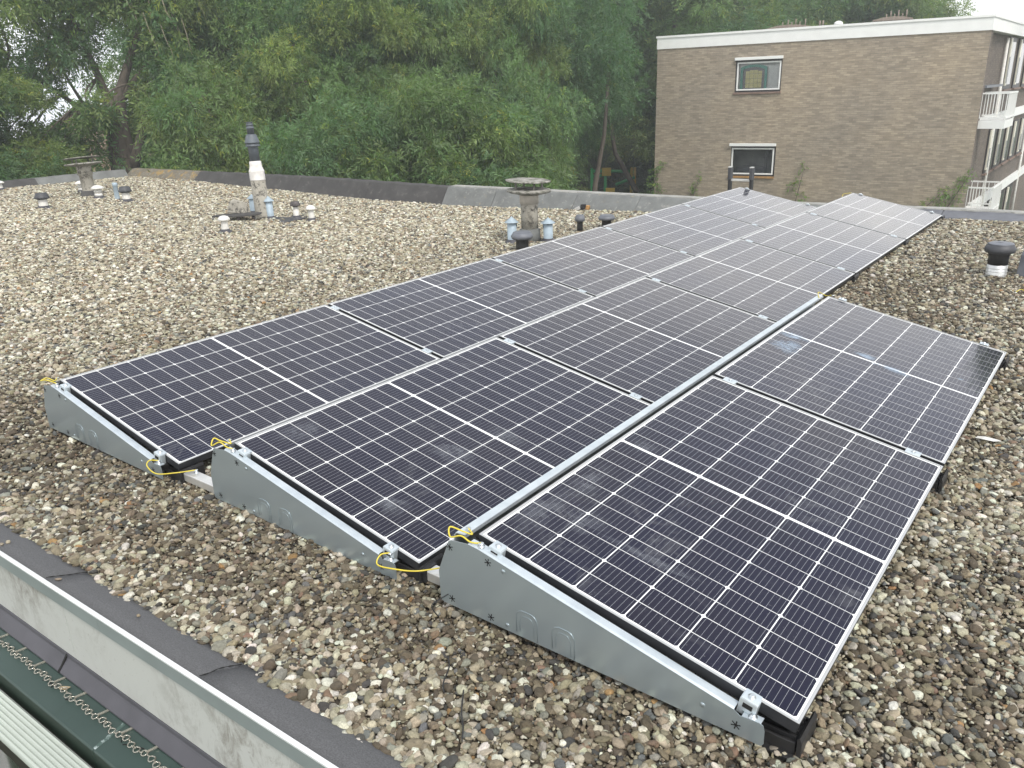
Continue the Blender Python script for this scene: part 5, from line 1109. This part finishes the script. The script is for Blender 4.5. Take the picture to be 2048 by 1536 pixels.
# open-crowned tree at the left with a forked trunk and gaps in the crown
def open_tree():
    rg = np.random.default_rng(51); root = empty('open_ash_tree'); t = MB()
    t.tube([(0, 0, 0), (.05, 0, 2), (-.02, 0, 4.2), (-.05, .05, 5.6), (-.02, 0, 6.6), (.1, 0, 7.3)], [.56, .48, .44, .40, .31, .24], 12)
    t.tube([(0, 0, 5.0), (.45, -.1, 5.8), (.85, -.2, 6.6), (1.2, -.3, 7.4)], [.22, .16, .12, .07], 8)
    F = [((0, 0, 6.9), (.35, 0, 7.9), (1.35, .2, 9.7), .20), ((.1, 0, 7.1), (.5, 0, 7.8), (1.9, .3, 8.9), .12), ((.1, 0, 7.2), (.6, .2, 7.6), (1.3, .4, 8.0), .08), ((0, 0, 6.5), (-.3, .2, 8.0), (-.9, -.3, 10.5), .16), ((-.1, 0, 6.4), (-1.2, .1, 7.2), (-2.9, .3, 8.6), .11), ((-.8, .1, 7.0), (-1.3, .1, 7.9), (-1.6, .1, 9.0), .06), ((1.3, .2, 9.6), (2.0, .3, 10.6), (3.0, .4, 12), .10), ((-.9, -.3, 10.3), (-2, -.3, 11), (-3.2, -.2, 11.6), .08)]
    ends = []
    for a, m, e, r in F:
        n = 8; pts = [tuple(np.array(a) * (1 - s) ** 2 + 2 * np.array(m) * s * (1 - s) + np.array(e) * s * s) for s in np.linspace(0, 1, n)]; t.tube(pts, [r * (1 - .75 * i / (n - 1)) for i in range(n)], 8); ends += pts[3:]
    cl = []
    def add(n, c, R3, cr, pal=None): cl.extend(ellipsoid_clumps(rg, n, np.array(c), np.array(R3), cr, 1.0, pal, 0.2))
    add(26, (-1.3, 0, 10.4), (3.2, 2.0, .9), .62); add(13, (-1.0, 0, 9.0), (1.0, 1.0, .9), .5); add(14, (-2.9, -.3, 8.1), (1.4, .8, .6), .45); add(28, (-2.2, -.6, 6.1), (2.3, 1.4, .8), .52)
    add(9, (-.1, -.9, 7.05), (.6, .5, .5), .36); add(18, (2.0, 0, 9.5), (1.1, 1.2, 1.1), .55); add(26, (2.3, -.5, 7.0), (1.1, 1.4, 1.7), .55); add(18, (1.5, 0, 10.8), (2.2, 1.6, .8), .6)
    add(7, (-3.7, .2, 9.6), (.9, .9, .6), .45); add(30, (0, 0, 12.4), (4, 3, 1.0), .85); add(12, (2.6, 0, 5.2), (1.2, 1.2, .8), .55); add(14, (-4.6, 0, 7.2), (.9, 1.1, 1.4), .5)
    for c in cl:
        if rg.uniform() < .45:
            e = min(ends, key=lambda p: np.linalg.norm(np.array(p) - c[0])); limb(t, rg, e, c[0], .035, .010, .05)
    t.build('trunk', 'bark', root, fix=False)
    tw = MB()
    for c in cl:
        if c[0][0] > 1.0 and rg.uniform() < .4:
            for q in range(2):
                a = c[0] + rg.normal(0, .3, 3) + np.array([0, -.5, 0]); tw = MB(); tw.tube([tuple(a), tuple(a + np.array([.10, -.1, -.35])), tuple(a + np.array([.2, -.15, -.9]) + rg.normal(0, .1, 3))], [.014, .011, .006], 5); tw.build('bare_twig', 'twig', root, fix=False)
    pass
    me = crown_mesh('open_crown', cl, 360, rg, 0.28); o = bpy.data.objects.new('crown', me); COL.objects.link(o); o.parent = root
    return root
og = open_tree()
def plan(u, D):    # ground position seen at image column u (2048 wide), horizontal distance D
    dx = (u - 1024) / 1613.1; d = _f + _r * dx + _u * 0.3554; h = math.hypot(d.x, d.y); return (CAM.x + d.x / h * D, CAM.y + d.y / h * D, GROUND)
def put(o, u, D, label, group, rz, s, first=[]):
    if o.name in first: c = copy_tree(o)
    else: c = o; first.append(o.name)
    c.location = plan(u, D); c.rotation_euler = (0, 0, rz); c.scale = s if isinstance(s, tuple) else (s, s, s); tag(c, label, 'tree' if 'shrub' not in c.name else 'shrub', group); return c
TG = 'trees beyond the far parapet'
og.location = plan(225, 27.5); og.rotation_euler = (0, 0, 0.647); tag(og, 'open crowned ash tree with forked trunk and sky showing through, far left', 'tree', TG)
put(tall[0], -140, 27, 'leafy ash tree cut by the left picture edge', TG, 0.3, (.8, .8, .62))
put(tall[1], 470, 29, 'tall ash tree right of the open crowned tree, behind the flue chimney', TG, 1.1, (.85, .85, .80))
put(tall[2], 450, 36, 'dense ash tree behind and right of the forked trunk', TG, 2.2, (1.0, 1.0, .82))
put(tall[0], 620, 31, 'tall ash tree above and right of the flue chimney', TG, 3.0, (.72, .72, .80))
put(tall[1], 790, 29, 'tall ash tree between the two pale rounded young trees', TG, 4.0, (.68, .68, .82))
put(tall[2], 1045, 31, 'broad ash tree behind the right concrete chimney, left of the brick wall', TG, .4, (.62, .62, .84))
put(tall[0], 940, 34, 'tall ash tree behind the rightmost pale rounded young tree', TG, 5.1, (.9, .9, .86))
put(tall[1], 1250, 54, 'darker ash tree directly left of the brick apartment block', TG, 2.0, (1.1, 1.1, 1.0))
for i, (u, D, w_, h_, lb) in enumerate(((585, 26, .62, .74, 'upright ash tree rising behind the grey flue terminal, front row'), (735, 26.5, .60, .78, 'upright ash tree behind the gap between two young trees, front row'), (838, 26, .56, .74, 'upright ash tree left of the yellow topped young tree, front row'), (1005, 27, .52, .80, 'upright ash tree straight above the right concrete chimney, front row'), (480, 27, .62, .80, 'upright ash tree left of the grey flue terminal, front row'))):
    put(tall[(i + 1) % 3], u, D, lb, TG, i * 1.9 + .7, (w_, w_, h_))
put(small[0], 690, 22.5, 'pale rounded young ash tree right of the flue chimney', TG, 0.2, (.90, .90, .93))
put(small[1], 925, 22.5, 'pale rounded young ash tree with the yellowest top, left of the right concrete chimney', TG, 1.2, (.95, .95, .97))
put(small[0], 1058, 25, 'young ash tree directly behind the right concrete chimney', TG, 2.6, (.62, .62, 1.0))
put(small[1], 800, 25, 'young ash tree standing back between two paler ones', TG, 3.6, (.75, .75, 1.02))
put(small[0], 505, 26, 'young ash tree just behind the flue chimney', TG, 4.4, (.7, .7, 1.05))
put(small[1], 415, 24, 'young drooping ash tree left of the flue chimney', TG, 5.4, (.85, .85, 1.05))
for i, (u, D, lb) in enumerate(((330, 20, 'dark shrub behind the lichened parapet corner'), (470, 20, 'dark shrub behind the flue chimney foot'), (610, 19.5, 'dark shrub behind the black parapet, right of the flue'), (770, 19.5, 'dark shrub behind the black parapet, midway to the right chimney'), (1000, 20, 'dark shrub left behind the right concrete chimney'), (60, 24, 'low shrub at the far left behind the parapet'), (1075, 33, 'dark shrub beside the green play frame'), (1200, 50, 'dark shrub behind the play frame, left side'), (1285, 49, 'dark shrub behind the play frame, right side'))):
    put(bush[i % 2], u, D, lb, 'shrubs beyond the far parapet', i * 1.3, (1.0, 1.0, .82))
BG = 'trees behind the apartment block'
for i, (u, D, s, lb) in enumerate(((1340, 42, 1.12, 'tall ash tree above the left roof corner of the brick block'), (1475, 46, 1.0, 'ash tree above the roof over the stained window'), (1600, 48, .98, 'ash tree above the roof between left stack and white vent'), (1722, 50, .97, 'ash tree above the roof right of the white vent'), (1775, 52, .92, 'rightmost ash tree above the brick block'))):
    put(tall[i % 3], u, D, lb, BG, i * 1.7, (s * 1.1, s * 1.1, s * .92))
for i, (u, D, lb) in enumerate(((530, 45, 'distant ash tree filling the gap over the flue chimney'), (700, 46, 'distant ash tree over the pale young tree right of the flue'), (860, 46, 'distant ash tree between the pale young trees, high up'), (1010, 47, 'distant ash tree over the right concrete chimney'), (1160, 50, 'distant ash tree near the brick block, left of its roof'))):
    put(tall[i % 3], u, D, lb, 'distant trees behind the first row', i * 2.1, (1.35, 1.35, 1.0))
put(tall[1], 0, 10, 'slender tree right of the brick block, mirrored in the rear right panel', BG, 2.0, (.26, .26, 1.12)).location = (4.75, 31.0, GROUND)
# trunks seen at the right, beside the play frame
def bare_trunk(u, D, pts, r, label):
    rt = empty('leaning_tree', plan(u, D), label=label, cat='tree', group='bare trunks left of the brick block'); t = MB(); n = len(pts); t.tube(pts, [r * (1 - .72 * i / (n - 1)) for i in range(n)], 9)
    t.build('trunk', 'bark', rt, fix=False)
    cl = [(np.array(pts[-1]) + np.array([random.uniform(-2.0, 0.7), random.uniform(-1.6, 0.8), random.uniform(-1.6, 2.2)]), (.7, .7, .6), np.array(GREENS[1])) for _ in range(30)]
    me = crown_mesh('leaning_crown', cl, 200, np.random.default_rng(int(u)), .24); o = bpy.data.objects.new('crown', me); COL.objects.link(o); o.parent = rt
bare_trunk(1185, 30, [(0, 0, 0), (.0, 0, 2.5), (.12, 0, 3.9), (.42, .1, 5.6), (.6, .2, 8.4)], .15, 'leaning grey trunk rising just left of the play frame')
bare_trunk(1296, 34, [(0, 0, 0), (-.1, 0, 2.6), (-.8, .1, 3.6), (-1.5, .1, 4.6), (-1.9, .2, 6.2), (-1.9, .3, 7.6)], .16, 'thin trunk leaning left from the corner of the brick wall')
# climbers at the foot of the brick wall
def climber(s, z0, z1, w, label, seed):
    rgc = np.random.default_rng(seed); x, y, _ = (Matrix.Translation((-10.351, 26.265, 0)) @ Matrix.Rotation(WA, 4, 'Z') @ Vector((s, -0.12, 0)))
    rt = empty('wall_climber', (x, y, GROUND), (0, 0, WA), label, 'climbing plant', 'climbing plants on the brick wall')
    n = max(3, int((z1 - z0) / .22)); cl = []
    for i in range(n):
        f = i / max(1, n - 1); cl.append((np.array([rgc.normal(0, .1) + (f - .5) * w * .6, 0, z0 + (z1 - z0) * f - GROUND]), (w * (1 - .6 * f) * .5, .10, .16), np.array((.11, .18, .05))))
    t = MB(); t.tube([(0, 0, 0), (0, .05, (z0 - GROUND) * .6), tuple(cl[0][0]), tuple(cl[-1][0])], [.03, .025, .02, .008], 6); t.build('stem', 'bark', rt, fix=False)
    me = crown_mesh('climber_leaves', cl, 1500, rgc, .11, None, .5, 5); o = bpy.data.objects.new('leaves', me); COL.objects.link(o); o.parent = rt
climber(0.02, -2.6, -1.2, .75, 'green climber at the left corner of the brick wall', 61)
climber(1.75, -2.3, -1.55, .28, 'thin green climber below and left of the lower window', 62)
climber(5.2, -2.5, -1.2, .30, 'thin green climber on the brick wall right of the ladder', 63)
climber(10.05, -2.5, -1.3, .65, 'green climber at the foot of the wall beside the lower balcony', 64)
climber(9.35, -2.6, -1.9, .6, 'low green climber left of the lower balcony', 65)

# ------------------------------------------------------------------ play frame, far house, cars
pf = empty('play_frame', plan(1228, 41), (0, 0, math.atan2(.518, .855) * 1.0), 'green and yellow play frame between trees left of the brick wall', 'play frame')
for x, mt in ((-.95, 'play_green'), (-.35, 'play_green'), (.95, 'play_yellow'), (.80, 'play_yellow')):
    b = MB(); b.box(x - .06, x + .06, -.06, .06, 0, 2.55); b.build('post', mt, pf)
for (a, c) in (((-.95, 0, 2.45), (.95, 0, 2.40)), ((.1, -.05, 1.95), (.95, -.05, 2.2)), ((-.95, .05, 2.25), (-.3, .05, 2.3))):
    b = MB(); b.tube([a, c], .055, 8); b.build('bar', 'play_green', pf)
b = MB(); b.box(-.33, .08, -.12, -.07, 1.45, 1.85); b.build('yellow_board', 'play_yellow', pf); b = MB(); b.box(-.5, -.1, -.11, -.06, 2.28, 2.56); b.build('yellow_sign', 'play_yellow', pf)
for k in range(4):
    b = MB(); b.box(-.9, -.4, -.05, .05, .5 + .3 * k, .56 + .3 * k); b.build('step', 'flue_grey', pf)
pf.scale = (1.1, 1.1, 1.36)
hs_ = empty('brick_house', plan(180, 52), (0, 0, 1.05), 'tan brick house with tiled roof half hidden behind the left tree', 'house')
b = MB(); b.prism([(-3.6, 0), (3.6, 0), (3.6, 5.2), (0, 7.0), (-3.6, 5.2)], -4, 4); b.build('wall', 'brick_tan', hs_)
b = MB(); b.prism([(-4.0, 5.02), (0, 7.03), (4.0, 5.02), (4.0, 5.2), (0, 7.25), (-4.0, 5.2)], -4.3, 4.3); b.build('roof', 'tiles', hs_)
for x in (-2, .8):
    for z in (1.0, 3.6):
        b = MB(); b.box(x, x + 1.2, -4.06, -4.002, z, z + 1.2); w = b.build('window', 'white', hs_); b = MB(); b.box(x + .1, x + 1.1, -4.08, -4.061, z + .1, z + 1.1); b.build('pane', 'car_glass', w)
def car(loc, rz, label):
    rt = empty('parked_car', loc, (0, 0, rz), label, 'car', 'white cars parked beyond the trees')
    b = MB(); b.prism([(-2.1, .32), (-2.15, .75), (-2.0, .95), (-1.35, 1.02), (-.8, 1.45), (1.1, 1.48), (1.75, 1.0), (2.1, .85), (2.12, .35)], -.85, .85); b.build('body', 'car_white', rt, bevel=.06)
    b = MB(); b.prism([(-1.15, 1.04), (-.75, 1.39), (1.02, 1.41), (1.5, 1.04)], -.865, .865); b.build('windows', 'car_glass', rt)
    for x in (-1.3, 1.35):
        for y in (-.78, .78):
            b = MB(); b.lathe([(.2, -.1), (.32, -.1), (.32, .1), (.2, .1)], 16, 0, Matrix.Translation((x, y, .32)) @ Matrix.Rotation(math.pi / 2, 4, 'X')); b.build('wheel', 'rubber', rt)
p = plan(62, 72); car((p[0], p[1], GROUND + .02), .6, 'white car far left beyond the parapet, nearer of two'); p = plan(92, 80); car((p[0], p[1], GROUND + .02), .7, 'white car far left beyond the parapet, farther of two')
# ------------------------------------------------------------------ air: a box of thin haze round the whole scene
hm = bpy.data.materials.new('haze'); hm.use_nodes = True; hn = hm.node_tree.nodes; hn.remove(hn['Principled BSDF'])
pv = hn.new('ShaderNodeVolumePrincipled'); pv.inputs['Density'].default_value = 0.0028; pv.inputs['Color'].default_value = (0.90, 0.94, 0.95, 1); pv.inputs['Anisotropy'].default_value = 0.2
hm.node_tree.links.new(pv.outputs[0], hn['Material Output'].inputs['Volume'])
MT['haze'] = hm
hz = MB(); hz.box(-175, 95, -65, 155, GROUND - 1.0, 14.0); hz = hz.build('haze', 'haze'); tag(hz, kind='stuff')
bpy.context.view_layer.update()
